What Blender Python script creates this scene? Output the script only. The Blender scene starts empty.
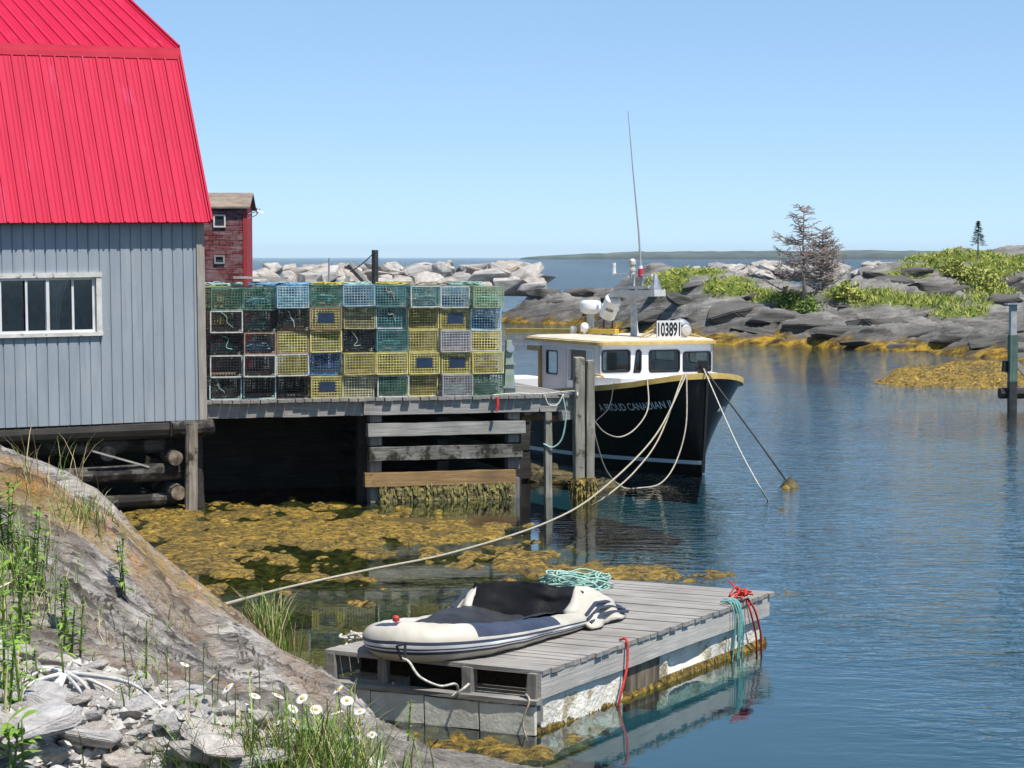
import bpy, bmesh, math, random
import numpy as np
from mathutils import Vector, Matrix
S = bpy.context.scene
COL = S.collection
R = math.radians
rnd = random.Random(11)

# ------------------------------------------------------------------ camera model
F = 2280.0
PITCH = math.atan(127 / F)
CP, SP = math.cos(PITCH), math.sin(PITCH)
CAMZ = 4.1

def ray(px, py):
    r, u = (px - 512) / F, (384 - py) / F
    return Vector((r, CP + u * SP, -SP + u * CP))

def W(px, py, d):
    v = ray(px, py)
    return Vector((0, 0, CAMZ)) + v * (d / v.y)

def Pz(px, py, z=0.0):
    v = ray(px, py)
    return Vector((0, 0, CAMZ)) + v * ((z - CAMZ) / v.z)

def proj(X, Y, Z):
    zz = Z - CAMZ
    f = Y * CP - zz * SP
    u = Y * SP + zz * CP
    return 512 + F * X / f, 384 - F * u / f

# ------------------------------------------------------------------ numpy noise
def vnoise(x, y, seed=0):
    xi = np.floor(x).astype(np.int64); yi = np.floor(y).astype(np.int64)
    xf = x - xi; yf = y - yi
    def h(a, b):
        n = (a * 374761393 + b * 668265263 + seed * 974711) & 0xFFFFFFFF
        n = ((n ^ (n >> 13)) * 1274126177) & 0xFFFFFFFF
        n = n ^ (n >> 16)
        return (n & 0xFFFF) / 65535.0
    u = xf * xf * (3 - 2 * xf); v = yf * yf * (3 - 2 * yf)
    a = h(xi, yi) * (1 - u) + h(xi + 1, yi) * u
    b = h(xi, yi + 1) * (1 - u) + h(xi + 1, yi + 1) * u
    return a * (1 - v) + b * v

def fbm(x, y, o=4, seed=0, gain=.5):
    s = 0; a = 1; t = 0
    for k in range(o):
        s = s + a * vnoise(x * 2 ** k + 17.3 * k, y * 2 ** k - 9.1 * k, seed + k); t += a; a *= gain
    return s / t

def sstep(a, b, x):
    t = np.clip((x - a) / (b - a), 0, 1)
    return t * t * (3 - 2 * t)

def rbf(pts, c=.6):
    P = np.array(pts, float)
    D = np.sqrt(((P[:, None, :2] - P[None, :, :2]) ** 2).sum(-1) + c * c)
    n = len(P)
    A = np.zeros((n + 1, n + 1)); A[:n, :n] = D + np.eye(n) * .02; A[n, :n] = 1; A[:n, n] = 1
    w = np.linalg.solve(A, np.r_[P[:, 2], 0])
    def f(X, Y):
        out = np.full(X.shape, w[n])
        for k in range(n):
            out = out + w[k] * np.sqrt((X - P[k, 0]) ** 2 + (Y - P[k, 1]) ** 2 + c * c)
        return out
    return f

# ------------------------------------------------------------------ object helpers
def tag(o, label=None, cat=None, group=None, kind=None):
    if label: o['label'] = label
    if cat: o['category'] = cat
    if group: o['group'] = group
    if kind: o['kind'] = kind
    return o

def thing(name, label, cat, loc=(0, 0, 0), rz=0.0, group=None):
    o = bpy.data.objects.new(name, None); COL.objects.link(o)
    o.empty_display_size = .2
    o.location = loc; o.rotation_euler = (0, 0, rz)
    return tag(o, label, cat, group)

def dup(root, loc=None, rz=None, label=None, group=None):
    r = root.copy(); COL.objects.link(r)
    if loc is not None: r.location = loc
    if rz is not None: r.rotation_euler = (0, 0, rz)
    if label: r['label'] = label
    if group: r['group'] = group
    for ch in root.children:
        c = ch.copy(); COL.objects.link(c); c.parent = r
        for g in ch.children:
            d = g.copy(); COL.objects.link(d); d.parent = c
    return r

def link_mesh(name, me, parent=None, loc=None):
    o = bpy.data.objects.new(name, me); COL.objects.link(o)
    if parent is not None: o.parent = parent
    if loc is not None: o.location = loc
    return o

class MB:
    def __init__(s): s.v = []; s.f = []; s.m = []
    def add(s, vs, fs, mi=0):
        b = len(s.v); s.v += [tuple(v) for v in vs]
        s.f += [tuple(i + b for i in f) for f in fs]; s.m += [mi] * len(fs); return s
    def box(s, lo, hi, mi=0, M=None):
        x0, y0, z0 = lo; x1, y1, z1 = hi
        vs = [Vector(p) for p in ((x0,y0,z0),(x1,y0,z0),(x1,y1,z0),(x0,y1,z0),(x0,y0,z1),(x1,y0,z1),(x1,y1,z1),(x0,y1,z1))]
        if M: vs = [M @ v for v in vs]
        return s.add(vs, [(0,3,2,1),(4,5,6,7),(0,1,5,4),(1,2,6,5),(2,3,7,6),(3,0,4,7)], mi)
    def bar(s, p, q, w, h, mi=0, up=(0,0,1), seg=1, jit=0.0, caps=True):
        p, q = Vector(p), Vector(q); d = (q - p).normalized(); up = Vector(up)
        if abs(d.dot(up)) > .98: up = Vector((0,1,0)) if abs(d.y) < .9 else Vector((1,0,0))
        a = d.cross(up).normalized(); b = a.cross(d)
        vs = []
        for k in range(seg + 1):
            c = p.lerp(q, k / seg)
            for sa, sb in ((-1,-1),(1,-1),(1,1),(-1,1)):
                j = Vector((rnd.uniform(-jit,jit), rnd.uniform(-jit,jit), rnd.uniform(-jit,jit))) if jit else Vector()
                vs.append(c + a * (sa * w / 2) + b * (sb * h / 2) + j)
        fs = []
        for k in range(seg):
            o = 4 * k
            for i in range(4): fs.append((o+i, o+(i+1)%4, o+4+(i+1)%4, o+4+i))
        if caps: fs += [(3,2,1,0), tuple(4*seg+i for i in range(4))]
        return s.add(vs, fs, mi)
    def tube(s, pts, rad, n=8, mi=0, caps=True, sq=1.0, jit=0.0):
        pts = [Vector(p) for p in pts]; m = len(pts)
        if not hasattr(rad, '__len__'): rad = [rad] * m
        vs = []; ref = None
        for k in range(m):
            t = (pts[min(k+1,m-1)] - pts[max(k-1,0)])
            t = t.normalized() if t.length > 1e-9 else Vector((0,0,1))
            if ref is None: ref = Vector((0,0,1)) if abs(t.z) < .9 else Vector((1,0,0))
            a = t.cross(ref)
            if a.length < 1e-6: a = t.cross(Vector((.3,1,.2)))
            a.normalize(); b = a.cross(t); ref = b
            for i in range(n):
                an = 2*math.pi*i/n
                rr = rad[k] * (1 + (rnd.uniform(-jit, jit) if jit else 0))
                vs.append(pts[k] + a*(math.cos(an)*rr) + b*(math.sin(an)*rr*sq))
        fs = []
        for k in range(m-1):
            for i in range(n): fs.append((k*n+i, k*n+(i+1)%n, (k+1)*n+(i+1)%n, (k+1)*n+i))
        if caps: fs += [tuple(range(n))[::-1], tuple((m-1)*n+i for i in range(n))]
        return s.add(vs, fs, mi)
    def lathe(s, c, prof, n=16, mi=0, M=None):
        vs = []
        for r, z in prof:
            for i in range(n):
                an = 2*math.pi*i/n
                v = Vector((math.cos(an)*r, math.sin(an)*r, z))
                if M: v = M @ v
                vs.append(v + Vector(c))
        fs = []
        for k in range(len(prof)-1):
            for i in range(n): fs.append((k*n+i, k*n+(i+1)%n, (k+1)*n+(i+1)%n, (k+1)*n+i))
        fs += [tuple(range(n))[::-1], tuple((len(prof)-1)*n+i for i in range(n))]
        return s.add(vs, fs, mi)
    def mesh(s, name, mats, smooth=False):
        me = bpy.data.meshes.new(name)
        me.from_pydata(s.v, [], s.f)
        for m in (mats if isinstance(mats, (list, tuple)) else [mats]): me.materials.append(m)
        me.polygons.foreach_set('material_index', s.m)
        if smooth: me.polygons.foreach_set('use_smooth', [True]*len(s.f))
        me.update(); return me
    def build(s, name, mats, parent=None, loc=None, smooth=False):
        return link_mesh(name, s.mesh(name, mats, smooth), parent, loc)

def fix_normals(o):
    bm = bmesh.new(); bm.from_mesh(o.data); bmesh.ops.recalc_face_normals(bm, faces=bm.faces); bm.to_mesh(o.data); bm.free(); return o

def bevel(o, w=.01, seg=2):
    m = o.modifiers.new('bevel', 'BEVEL'); m.width = w; m.segments = seg; m.limit_method = 'ANGLE'; return o

def grid_mesh(name, X, Y, Z, mat, keep=None, attr=None, smooth=True):
    ny, nx = X.shape
    idx = np.arange(nx*ny).reshape(ny, nx)
    q = np.stack([idx[:-1,:-1], idx[:-1,1:], idx[1:,1:], idx[1:,:-1]], -1).reshape(-1, 4)
    co = np.stack([X, Y, Z], -1).reshape(-1, 3)
    at = None if attr is None else attr.reshape(-1, 4)
    if keep is not None:
        kp = keep.reshape(-1)
        q = q[kp[q].any(1)]
        used = np.zeros(len(co), bool); used[q.ravel()] = True
        remap = np.cumsum(used) - 1
        q = remap[q]; co = co[used]
        if at is not None: at = at[used]
    me = bpy.data.meshes.new(name)
    me.vertices.add(len(co)); me.vertices.foreach_set('co', co.astype(np.float32).ravel())
    me.loops.add(q.size); me.loops.foreach_set('vertex_index', q.astype(np.int32).ravel())
    me.polygons.add(len(q)); me.polygons.foreach_set('loop_start', np.arange(0, q.size, 4, dtype=np.int32))
    me.polygons.foreach_set('use_smooth', np.full(len(q), smooth))
    me.update(calc_edges=True); me.validate()
    if at is not None:
        a = me.attributes.new('zone', 'FLOAT_COLOR', 'POINT'); a.data.foreach_set('color', at.astype(np.float32).ravel())
    me.materials.append(mat)
    return me

def catmull(pts, n=10):
    pts = [Vector(p) for p in pts]
    P = [pts[0]*2 - pts[1]] + pts + [pts[-1]*2 - pts[-2]]
    out = []
    for i in range(1, len(P)-2):
        a, b, c, d = P[i-1], P[i], P[i+1], P[i+2]
        for k in range(n):
            t = k/n
            out.append(.5*((2*b) + (c-a)*t + (2*a-5*b+4*c-d)*t*t + (3*b-a-3*c+d)*t**3))
    out.append(pts[-1]); return out

# ------------------------------------------------------------------ materials
def lin(r, g, b):
    f = lambda c: (c/255/12.92) if c/255 <= .04045 else ((c/255+.055)/1.055)**2.4
    return (f(r), f(g), f(b), 1)

class NT:
    def __init__(s, name):
        s.mat = bpy.data.materials.new(name); s.mat.use_nodes = True
        s.t = s.mat.node_tree; s.t.nodes.clear()
        s.out = s.n('ShaderNodeOutputMaterial')
    def n(s, typ, **kw):
        nd = s.t.nodes.new(typ)
        for k, v in kw.items():
            if k in nd.inputs: nd.inputs[k].default_value = v
            else: setattr(nd, k, v)
        return nd
    def l(s, a, b): s.t.links.new(a, b)
    def coord(s, stretch=(1,1,1), rot=(0,0,0)):
        tc = s.n('ShaderNodeTexCoord'); mp = s.n('ShaderNodeMapping')
        mp.inputs['Rotation'].default_value = rot; m2 = s.n('ShaderNodeMapping'); m2.inputs['Scale'].default_value = stretch
        s.l(tc.outputs['Object'], mp.inputs['Vector']); s.l(mp.outputs['Vector'], m2.inputs['Vector']); return m2.outputs['Vector']
    def noise(s, vec, scale, detail=4, rough=.55, dist=0):
        n = s.n('ShaderNodeTexNoise'); n.inputs['Scale'].default_value = scale
        n.inputs['Detail'].default_value = detail; n.inputs['Roughness'].default_value = rough; n.inputs['Distortion'].default_value = dist
        if vec is not None: s.l(vec, n.inputs['Vector'])
        return n.outputs['Fac']
    def ramp(s, fac, stops):
        r = s.n('ShaderNodeValToRGB'); e = r.color_ramp.elements
        while len(e) < len(stops): e.new(.5)
        for el, (p, c) in zip(e, stops):
            el.position = p; el.color = c if len(c) == 4 else (*c, 1)
        s.l(fac, r.inputs['Fac']); return r.outputs['Color']
    def mix(s, fac, a, b, mode='MIX'):
        m = s.n('ShaderNodeMix'); m.data_type = 'RGBA'; m.blend_type = mode
        for sock, v in ((m.inputs['Factor'], fac), (m.inputs['A'], a), (m.inputs['B'], b)):
            pass
        def put(sk, v):
            if hasattr(v, 'is_linked'): s.l(v, sk)
            else: sk.default_value = v if not (isinstance(v, tuple) and len(v) == 3) else (*v, 1)
        put(m.inputs[0], fac); put(m.inputs[6], a); put(m.inputs[7], b)
        return m.outputs[2]
    def math(s, op, a, b=0.0, clamp=False):
        m = s.n('ShaderNodeMath'); m.operation = op; m.use_clamp = clamp
        for sk, v in ((m.inputs[0], a), (m.inputs[1], b)):
            if hasattr(v, 'is_linked'): s.l(v, sk)
            else: sk.default_value = v
        return m.outputs[0]
    def bump(s, h, dist=.01, strength=1.0, normal=None):
        b = s.n('ShaderNodeBump'); b.inputs['Strength'].default_value = strength; b.inputs['Distance'].default_value = dist
        s.l(h, b.inputs['Height'])
        if normal is not None: s.l(normal, b.inputs['Normal'])
        return b.outputs['Normal']
    def principled(s, col, rough=.6, normal=None, metallic=0, spec=.5, **kw):
        p = s.n('ShaderNodeBsdfPrincipled')
        if hasattr(col, 'is_linked'): s.l(col, p.inputs['Base Color'])
        else: p.inputs['Base Color'].default_value = (*col, 1) if len(col) == 3 else col
        if hasattr(rough, 'is_linked'): s.l(rough, p.inputs['Roughness'])
        else: p.inputs['Roughness'].default_value = rough
        p.inputs['Metallic'].default_value = metallic; p.inputs['Specular IOR Level'].default_value = spec
        for k, v in kw.items(): p.inputs[k].default_value = v
        if normal is not None: s.l(normal, p.inputs['Normal'])
        s.l(p.outputs[0], s.out.inputs['Surface']); return p

def M_(name, c1, c2=None, rough=.6, scale=6, detail=5, lo=.35, hi=.65, stretch=(1,1,1), bump=0.0, bscale=30, spec=.4, metallic=0, speck=None, rand=0.0, rot=(0,0,0)):
    t = NT(name); v = t.coord(stretch, rot)
    c2 = c2 or tuple(x*.7 for x in c1[:3])
    col = t.ramp(t.noise(v, scale, detail), [(lo, c2), (hi, c1)])
    if speck:  # (colour, scale, threshold)
        n = t.noise(v, speck[1], 5, .6)
        col = t.mix(t.ramp(n, [(speck[2], (0,0,0)), (speck[2]+.06, (1,1,1))]), col, speck[0])
    if rand:
        oi = t.n('ShaderNodeObjectInfo')
        f = t.math('MULTIPLY_ADD', oi.outputs['Random'], rand)
        t.t.nodes[-1].inputs[2].default_value = 1 - rand/2
        hs = t.n('ShaderNodeHueSaturation'); t.l(col, hs.inputs['Color']); t.l(f, hs.inputs['Value']); col = hs.outputs['Color']
    nrm = t.bump(t.noise(v, bscale, 4), bump) if bump else None
    t.principled(col, rough, nrm, metallic, spec)
    return t.mat

def wood(name, axis, light, dark, rough=.8, wear=None, fine=1.0):
    st = [14*fine, 14*fine, 14*fine]; st['xyz'.index(axis)] = .7
    t = NT(name); v = t.coord(tuple(st))
    g = t.noise(v, 2.2, 6, .65, .6)
    col = t.ramp(g, [(.25, dark), (.5, tuple((a+b)/2 for a, b in zip(light, dark))), (.75, light)])
    v2 = t.coord((1,1,1)); n2 = t.noise(v2, 1.7, 4)
    col = t.mix(t.ramp(n2, [(.35, (0,0,0)), (.7, (1,1,1))]), col, t.mix(.6, col, tuple(d*.8 for d in dark)))
    if wear:
        n3 = t.noise(v2, wear[1], 6, .7); col = t.mix(t.ramp(n3, [(wear[2], (0,0,0)), (wear[2]+.08, (1,1,1))]), col, wear[0])
    t.principled(col, rough, t.bump(g, .006), spec=.25)
    return t.mat

GREY_L, GREY_D = (.52,.50,.46), (.19,.18,.165)
wood_x = wood('weathered wood x', 'x', GREY_L, GREY_D)
wood_y = wood('weathered wood y', 'y', (.44,.42,.39), (.15,.14,.125))
wood_z = wood('weathered wood z', 'z', (.40,.38,.34), (.12,.11,.10))
wood_dark = wood('dark timber', 'x', (.085,.075,.065), (.02,.018,.016))  # very dark tone for timbers set under and behind others
wood_warm = wood('orange stained timber', 'x', (.48,.30,.13), (.16,.10,.05), wear=((.06,.045,.02), 3.0, .6))
wood_moss = wood('weed stained timber', 'x', (.42,.40,.36), (.05,.045,.035), wear=((.03,.028,.02), 2.6, .48))
log_wood = wood('bleached log', 'x', (.22,.20,.175), (.03,.027,.024), wear=((.02,.017,.014), 2.0, .45))
end_wood = M_('sawn log end', (.30,.24,.17), (.06,.045,.03), scale=7, rough=.85)
white_paint = M_('white paint', (.78,.78,.77), (.62,.62,.60), rough=.45, scale=3, bump=.001)
white_gel = M_('white gelcoat', (.80,.81,.82), (.72,.73,.75), rough=.28, scale=1.5)
white_chip = M_('chipped white paint', (.72,.70,.65), (.55,.53,.47), rough=.7, scale=5, bump=.006, bscale=18, speck=((.16,.14,.10,1), 7, .60))
foam_mat = M_('white foam block', (.84,.80,.70), (.68,.63,.52), rough=.9, scale=4, bump=.02, bscale=22, speck=((.42,.36,.24,1), 3.2, .58))
yellow_trim = M_('yellow trim paint', (.66,.47,.14), (.50,.34,.10), rough=.5, scale=5)
yellow_beam = M_('bright yellow paint', (.72,.48,.03), (.56,.36,.02), rough=.45, scale=4)
black_gloss = M_('black hull paint', (.006,.006,.007), (.004,.004,.004), rough=.30, scale=2.2, spec=.28, stretch=(3,3,.5), speck=((.022,.019,.017,1), 2.5, .60))
black_mat = M_('black rubber', (.012,.012,.013), rough=.5)
steel = M_('galvanised steel', (.48,.49,.50), (.33,.34,.35), rough=.4, metallic=.6)
rope_white = M_('white rope', (.66,.64,.58), (.38,.36,.30), rough=.85, scale=40, bump=.004, bscale=140)
rope_tan = M_('tan rope', (.52,.46,.36), (.30,.26,.18), rough=.85, scale=40, bump=.004, bscale=140)
rope_dark = M_('dark rope', (.06,.06,.06), (.025,.025,.028), rough=.85, scale=40)
rope_teal = M_('teal rope', (.16,.42,.40), (.10,.24,.22), rough=.85, scale=40)
rope_mint = M_('mint rope', (.40,.60,.52), (.20,.38,.32), rough=.85, scale=40)
rope_red = M_('red rope', (.62,.06,.04), (.40,.03,.02), rough=.85, scale=40)
rope_blue = M_('blue rope', (.22,.42,.58), (.12,.28,.42), rough=.85, scale=40)
rope_yellow = M_('yellow rope', (.60,.50,.06), (.40,.32,.03), rough=.85, scale=40)
hide_grey = M_('pvc grey', (.62,.60,.56), (.45,.44,.42), rough=.5, scale=7)

def glass(name, tint=(.55,.62,.62), gl=1.0):
    t = NT(name)
    tr = t.n('ShaderNodeBsdfTransparent'); tr.inputs['Color'].default_value = (*tint, 1)
    g = t.n('ShaderNodeBsdfGlossy'); g.inputs['Roughness'].default_value = .02; g.inputs['Color'].default_value = (gl, gl, gl, 1)
    fr = t.n('ShaderNodeFresnel'); fr.inputs['IOR'].default_value = 1.6
    m = t.n('ShaderNodeMixShader'); t.l(fr.outputs[0], m.inputs[0]); t.l(tr.outputs[0], m.inputs[1]); t.l(g.outputs[0], m.inputs[2])
    t.l(m.outputs[0], t.out.inputs['Surface']); return t.mat
pane_mat = glass('window glass')

# ------------------------------------------------------------------ world, sun, camera
SUN = Vector((.34, -.37, 1.0)).normalized()
wd = bpy.data.worlds.new('World'); S.world = wd; wd.use_nodes = True
nt = wd.node_tree; bg = nt.nodes['Background']
sky = nt.nodes.new('ShaderNodeTexSky'); sky.sky_type = 'NISHITA'; sky.sun_disc = False
sky.sun_elevation = math.asin(SUN.z); sky.sun_rotation = math.atan2(SUN.x, SUN.y)
sky.air_density = .5; sky.dust_density = 0; sky.ozone_density = 8; sky.altitude = 0
def vscale(src, k):
    n = nt.nodes.new('ShaderNodeVectorMath'); n.operation = 'MULTIPLY'; nt.links.new(src, n.inputs[0]); n.inputs[1].default_value = k; return n.outputs[0]
gm_ = nt.nodes.new('ShaderNodeGamma'); gm_.inputs[1].default_value = .55
nt.links.new(vscale(sky.outputs[0], (.115,.115,.115)), gm_.inputs[0])
nt.links.new(vscale(gm_.outputs[0], tuple(c/.12*.80 for c in (.87,1.01,1.10))), bg.inputs[0]); bg.inputs[1].default_value = .12
ld = bpy.data.lights.new('sun', 'SUN'); ld.energy = 4.6; ld.angle = R(.5); ld.color = (1, .955, .89)
lo = bpy.data.objects.new('sun', ld); COL.objects.link(lo); lo.rotation_euler = SUN.to_track_quat('Z', 'Y').to_euler(); lo.location = (20, -15, 40)
cd = bpy.data.cameras.new('camera'); cam = bpy.data.objects.new('camera', cd); COL.objects.link(cam)
cam.location = (0, 0, CAMZ); cam.rotation_euler = (math.pi/2 - PITCH, 0, 0)
cd.sensor_width = 36; cd.lens = 36 * F / 1024; cd.clip_end = 30000; cd.clip_start = .2
S.camera = cam
S.view_settings.view_transform = 'Standard'; S.view_settings.look = 'None'; S.view_settings.exposure = 0.40; S.view_settings.gamma = 1
S.view_settings.use_curve_mapping = False
S.cycles.use_denoising = True
S.cycles.max_bounces = 8; S.cycles.transparent_max_bounces = 12
S.cycles.caustics_reflective = False; S.cycles.caustics_refractive = False
S.cycles.sample_clamp_indirect = 4

# ------------------------------------------------------------------ water, sea bed, far land
def water_material():
    t = NT('sea water')
    tc = t.n('ShaderNodeTexCoord'); sep = t.n('ShaderNodeSeparateXYZ'); t.l(tc.outputs['Object'], sep.inputs[0])
    v = tc.outputs['Object']
    big = t.noise(v, .11, 3)
    # calm lee beside the wharf, ripples out in the channel
    yy_ = t.math('MULTIPLY_ADD', sep.outputs['Y'], .11); t.t.nodes[-1].inputs[2].default_value = -2.6
    xw = t.math('ADD', t.math('ADD', sep.outputs['X'], yy_), t.math('MULTIPLY_ADD', big, 5.0)); t.t.nodes[-2].inputs[2].default_value = -2.5
    mr = t.n('ShaderNodeMapRange'); mr.interpolation_type = 'SMOOTHSTEP'; t.l(xw, mr.inputs[0])
    mr.inputs[1].default_value = 1.0; mr.inputs[2].default_value = 5.5; mr.inputs[3].default_value = .03; mr.inputs[4].default_value = 1.0
    my = t.n('ShaderNodeMapRange'); t.l(sep.outputs['Y'], my.inputs[0]); my.inputs[1].default_value = 45; my.inputs[2].default_value = 60
    lee = t.math('MAXIMUM', mr.outputs[0], my.outputs[0])
    mp = t.n('ShaderNodeMapping'); mp.inputs['Scale'].default_value = (.75, 1.25, 1); mp.inputs['Rotation'].default_value = (0,0,.25); t.l(v, mp.inputs[0])
    vv = mp.outputs[0]
    h = t.math('ADD', t.math('MULTIPLY', t.noise(vv, .9, 2, .5), .9), t.noise(vv, 3.2, 3, .6, .4))
    gust = t.math('MULTIPLY_ADD', t.noise(v, .22, 3), 1.5); t.t.nodes[-2].inputs[2].default_value = -.1
    gust = t.math('MULTIPLY_ADD', t.noise(v, .22, 3), 1.6)
    h = t.math('MULTIPLY', t.math('MULTIPLY', h, lee), t.math('MAXIMUM', gust, .25))
    far = t.n('ShaderNodeMapRange'); t.l(sep.outputs['Y'], far.inputs[0]); far.inputs[1].default_value = 90; far.inputs[2].default_value = 260; far.inputs[3].default_value = 1; far.inputs[4].default_value = 5
    h = t.math('MULTIPLY', h, far.outputs[0])
    nrm = t.bump(h, .030)
    fr = t.n('ShaderNodeFresnel'); fr.inputs['IOR'].default_value = 1.42; t.l(nrm, fr.inputs['Normal'])
    tr = t.n('ShaderNodeBsdfTransparent'); tr.inputs['Color'].default_value = (.46,.62,.62,1)
    g = t.n('ShaderNodeBsdfGlossy'); g.inputs['Roughness'].default_value = .03; t.l(nrm, g.inputs['Normal']); g.inputs['Color'].default_value = (1,1,1,1)
    m = t.n('ShaderNodeMixShader'); t.l(fr.outputs[0], m.inputs[0]); t.l(tr.outputs[0], m.inputs[1]); t.l(g.outputs[0], m.inputs[2])
    t.l(m.outputs[0], t.out.inputs['Surface']); return t.mat

def big_sheet(name, z, mat):
    mb = MB(); L = 14000
    mb.add([(-L,-200,z),(L,-200,z),(L,L,z),(-L,L,z)], [(0,1,2,3)])
    o = mb.build(name, mat); o['kind'] = 'structure'; return o
big_sheet('water', 0.0, water_material())
t = NT('sea bed')
tc = t.n('ShaderNodeTexCoord'); sep = t.n('ShaderNodeSeparateXYZ'); t.l(tc.outputs['Object'], sep.inputs[0])
mr = t.n('ShaderNodeMapRange'); t.l(sep.outputs['X'], mr.inputs[0]); mr.inputs[1].default_value = -2.6; mr.inputs[2].default_value = 1.4
my = t.n('ShaderNodeMapRange'); t.l(sep.outputs['Y'], my.inputs[0]); my.inputs[1].default_value = 44; my.inputs[2].default_value = 60
n1 = t.noise(tc.outputs['Object'], 1.3, 5, .6)
shal = t.ramp(n1, [(.4, (.014,.014,.008)), (.55, (.045,.038,.012)), (.7, (.15,.10,.018))])
deep = t.ramp(t.noise(tc.outputs['Object'], .3, 3), [(.3, (.036,.110,.150)), (.7, (.052,.15,.20))])
mo = t.n('ShaderNodeMapRange'); t.l(sep.outputs['Y'], mo.inputs[0]); mo.inputs[1].default_value = 90; mo.inputs[2].default_value = 240
t.principled(t.mix(mo.outputs[0], t.mix(t.math('MAXIMUM', mr.outputs[0], my.outputs[0]), shal, deep), (.008,.045,.095)), .9, spec=0)
big_sheet('seabed', -1.6, t.mat)

fm = M_('far spruce forest', (.10,.13,.10), (.045,.065,.05), rough=.9, scale=.02, detail=6)
def far_land(px0, px1, d, hpx, seed, taper):
    n = 160; xs = np.linspace((px0-512)/F*d, (px1-512)/F*d, n)
    k = np.linspace(0, 1, n)
    h = (hpx + 4.1*F/d) / F * d * (.55 + .45*fbm(k*6, k*0+.5, 3, seed)) * np.minimum(1, np.minimum(k/taper, 1)) ** .6 + fbm(k*90, k*0, 2, seed+5)*2.5 + 1
    rows = []
    for j, (f, dz) in enumerate(((0, .02), (.0, .55), (40, .92), (120, 1.0), (400, .8), (700, 0))):
        rows.append(np.stack([xs, np.full(n, d+f), h*dz - (.5 if dz < .1 else 0)], -1))
    A = np.array(rows); o = link_mesh('hills', grid_mesh('hills', A[...,0], A[...,1], A[...,2], fm)); o['kind'] = 'structure'
far_land(522, 1500, 4300, 7.0, 3, .12)

# ------------------------------------------------------------------ foreground ledge
def strata(X, Y, ang, fa, fb, seed, o=4):
    ca, sa = math.cos(ang), math.sin(ang)
    a = X*sa + Y*ca; c = X*ca - Y*sa          # along / across
    w = fbm(X*.4, Y*.25, 3, seed+40)*.5
    return fbm((c + w)*fa, a*fb, o, seed)

ctl = []
for px, py, d in ((-90,425,14.5),(-40,445,14.8),(0,461,15),(60,485,15.5),(130,520,16.5),(170,552,17.2),(215,600,18.5),(235,626,19),(262,656,19.8),(300,674,19.3),(360,699,18.3),(420,730,17.3),(470,762,16.3),(520,795,15.3),(600,850,14),
                  (0,768,5.8),(100,768,5.8),(200,768,6),(300,768,6.4),(380,772,7.5),(0,640,8.0),(150,690,7.6),(260,735,7.4),
                  (0,520,13.6),(100,545,15),(50,600,12.6),(100,610,13.2),(180,600,16.4),(220,660,16),(260,690,15.5),(200,690,13.2),(300,705,15),(350,742,13),(300,735,12.4),(400,768,12),(-80,560,12.4),(-80,700,6),(160,640,14.2),(140,660,12.6)):
    p = W(px, py, d); ctl.append((p.x, p.y, p.z))
ctl += [(-3,3,2.7),(0,3,2.55),(2,4,2.4),(-6,6,2.9),(-7,12,2.9),(3,9,1.5),(3.5,13,.3),(1.5,18,-.8),(0,20.5,-.9),(-1,22.5,-.9),(-2.2,22.5,-.6),(-3,21,.4),(-4,19.5,1.2),(-3.6,23.5,-.7),(-5,22,.3),(-6,26,-.3),(-9,22,1.2),(-9,30,.2),(-5,30,-.8),(-2,27,-1.2),(4,17,-1.2),(.8,16.2,.2),(-7,17,2.3)]
ledge_h = rbf(ctl, .35)
gx, gy = np.meshgrid(np.arange(-9, 4, .032), np.arange(2.6, 30, .036))
SA = R(34)
base = ledge_h(gx, gy)
ppx, ppy = proj(gx, gy, base)
gravel = sstep(-.25, .35, 7.4 + .55*np.clip(-gx-1.2, 0, 2) + (fbm(gx*2, gy*2, 3, 5)-.5)*1.2 - gy) * sstep(-.9, -1.3, gx*1.0 + (gy-6)*.25 - .1)
gravel = sstep(-.3, .4, 8.2 + (fbm(gx*2, gy*2, 3, 5)-.5)*1.6 + .5*gx - gy + 1.2) 
st1 = strata(gx, gy, SA, 3.0, .16, 1); st2 = strata(gx, gy, SA, 8, .32, 2); st3 = strata(gx, gy, SA, 19, .7, 3, 2)
rid = np.abs(st1 - .5)*2
steps = np.floor(st1*9)/9*.6 + st1*.4
rg = 1-np.abs(st2*2-1)*2.2; rg3 = 1-np.abs(st3*2-1)*2
dz = (steps-.5)*.40 + np.clip(rg,-1,1)*.07 + np.clip(rg3,-1,1)*.026 + (fbm(gx*.7, gy*.7, 3, 9)-.5)*.22
rockw = 1 - gravel
gz = base + dz*rockw + gravel*((fbm(gx*5, gy*5, 4, 8)-.5)*.12)
gz = gz - .14*rockw
ledge_z = gz
crest = np.exp(-((gx - (np.interp(gy, [14.5,15,15.5,16.5,17.2,18.5,19,19.8], [-3.75,-3.35,-3.05,-2.75,-2.55,-2.4,-2.25,-2.15])+.07))/.20)**2) * sstep(14, 15, gy)
soil = np.exp(-(((gx+2.5)/.9)**2 + ((gy-10.7)/1.5)**2)) + .8*np.exp(-(((gx+3.0)/.6)**2 + ((gy-14)/1.0)**2))
zone = np.stack([np.clip(crest*1.1, 0, 1), gravel, np.clip(soil, 0, 1), sstep(.5, .05, gz)], -1)
t = NT('ledge rock')
at = t.n('ShaderNodeAttribute', attribute_name='zone'); at.attribute_name = 'zone'
sc = t.n('ShaderNodeSeparateColor'); t.l(at.outputs['Color'], sc.inputs[0])
v = t.coord((5.5, .2, 3.0), (0, 0, SA)); vf = t.coord((1,1,1))
n1 = t.noise(v, 1.5, 8, .7, .25); n2 = t.noise(v, 4.5, 7, .72, .15)
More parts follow.
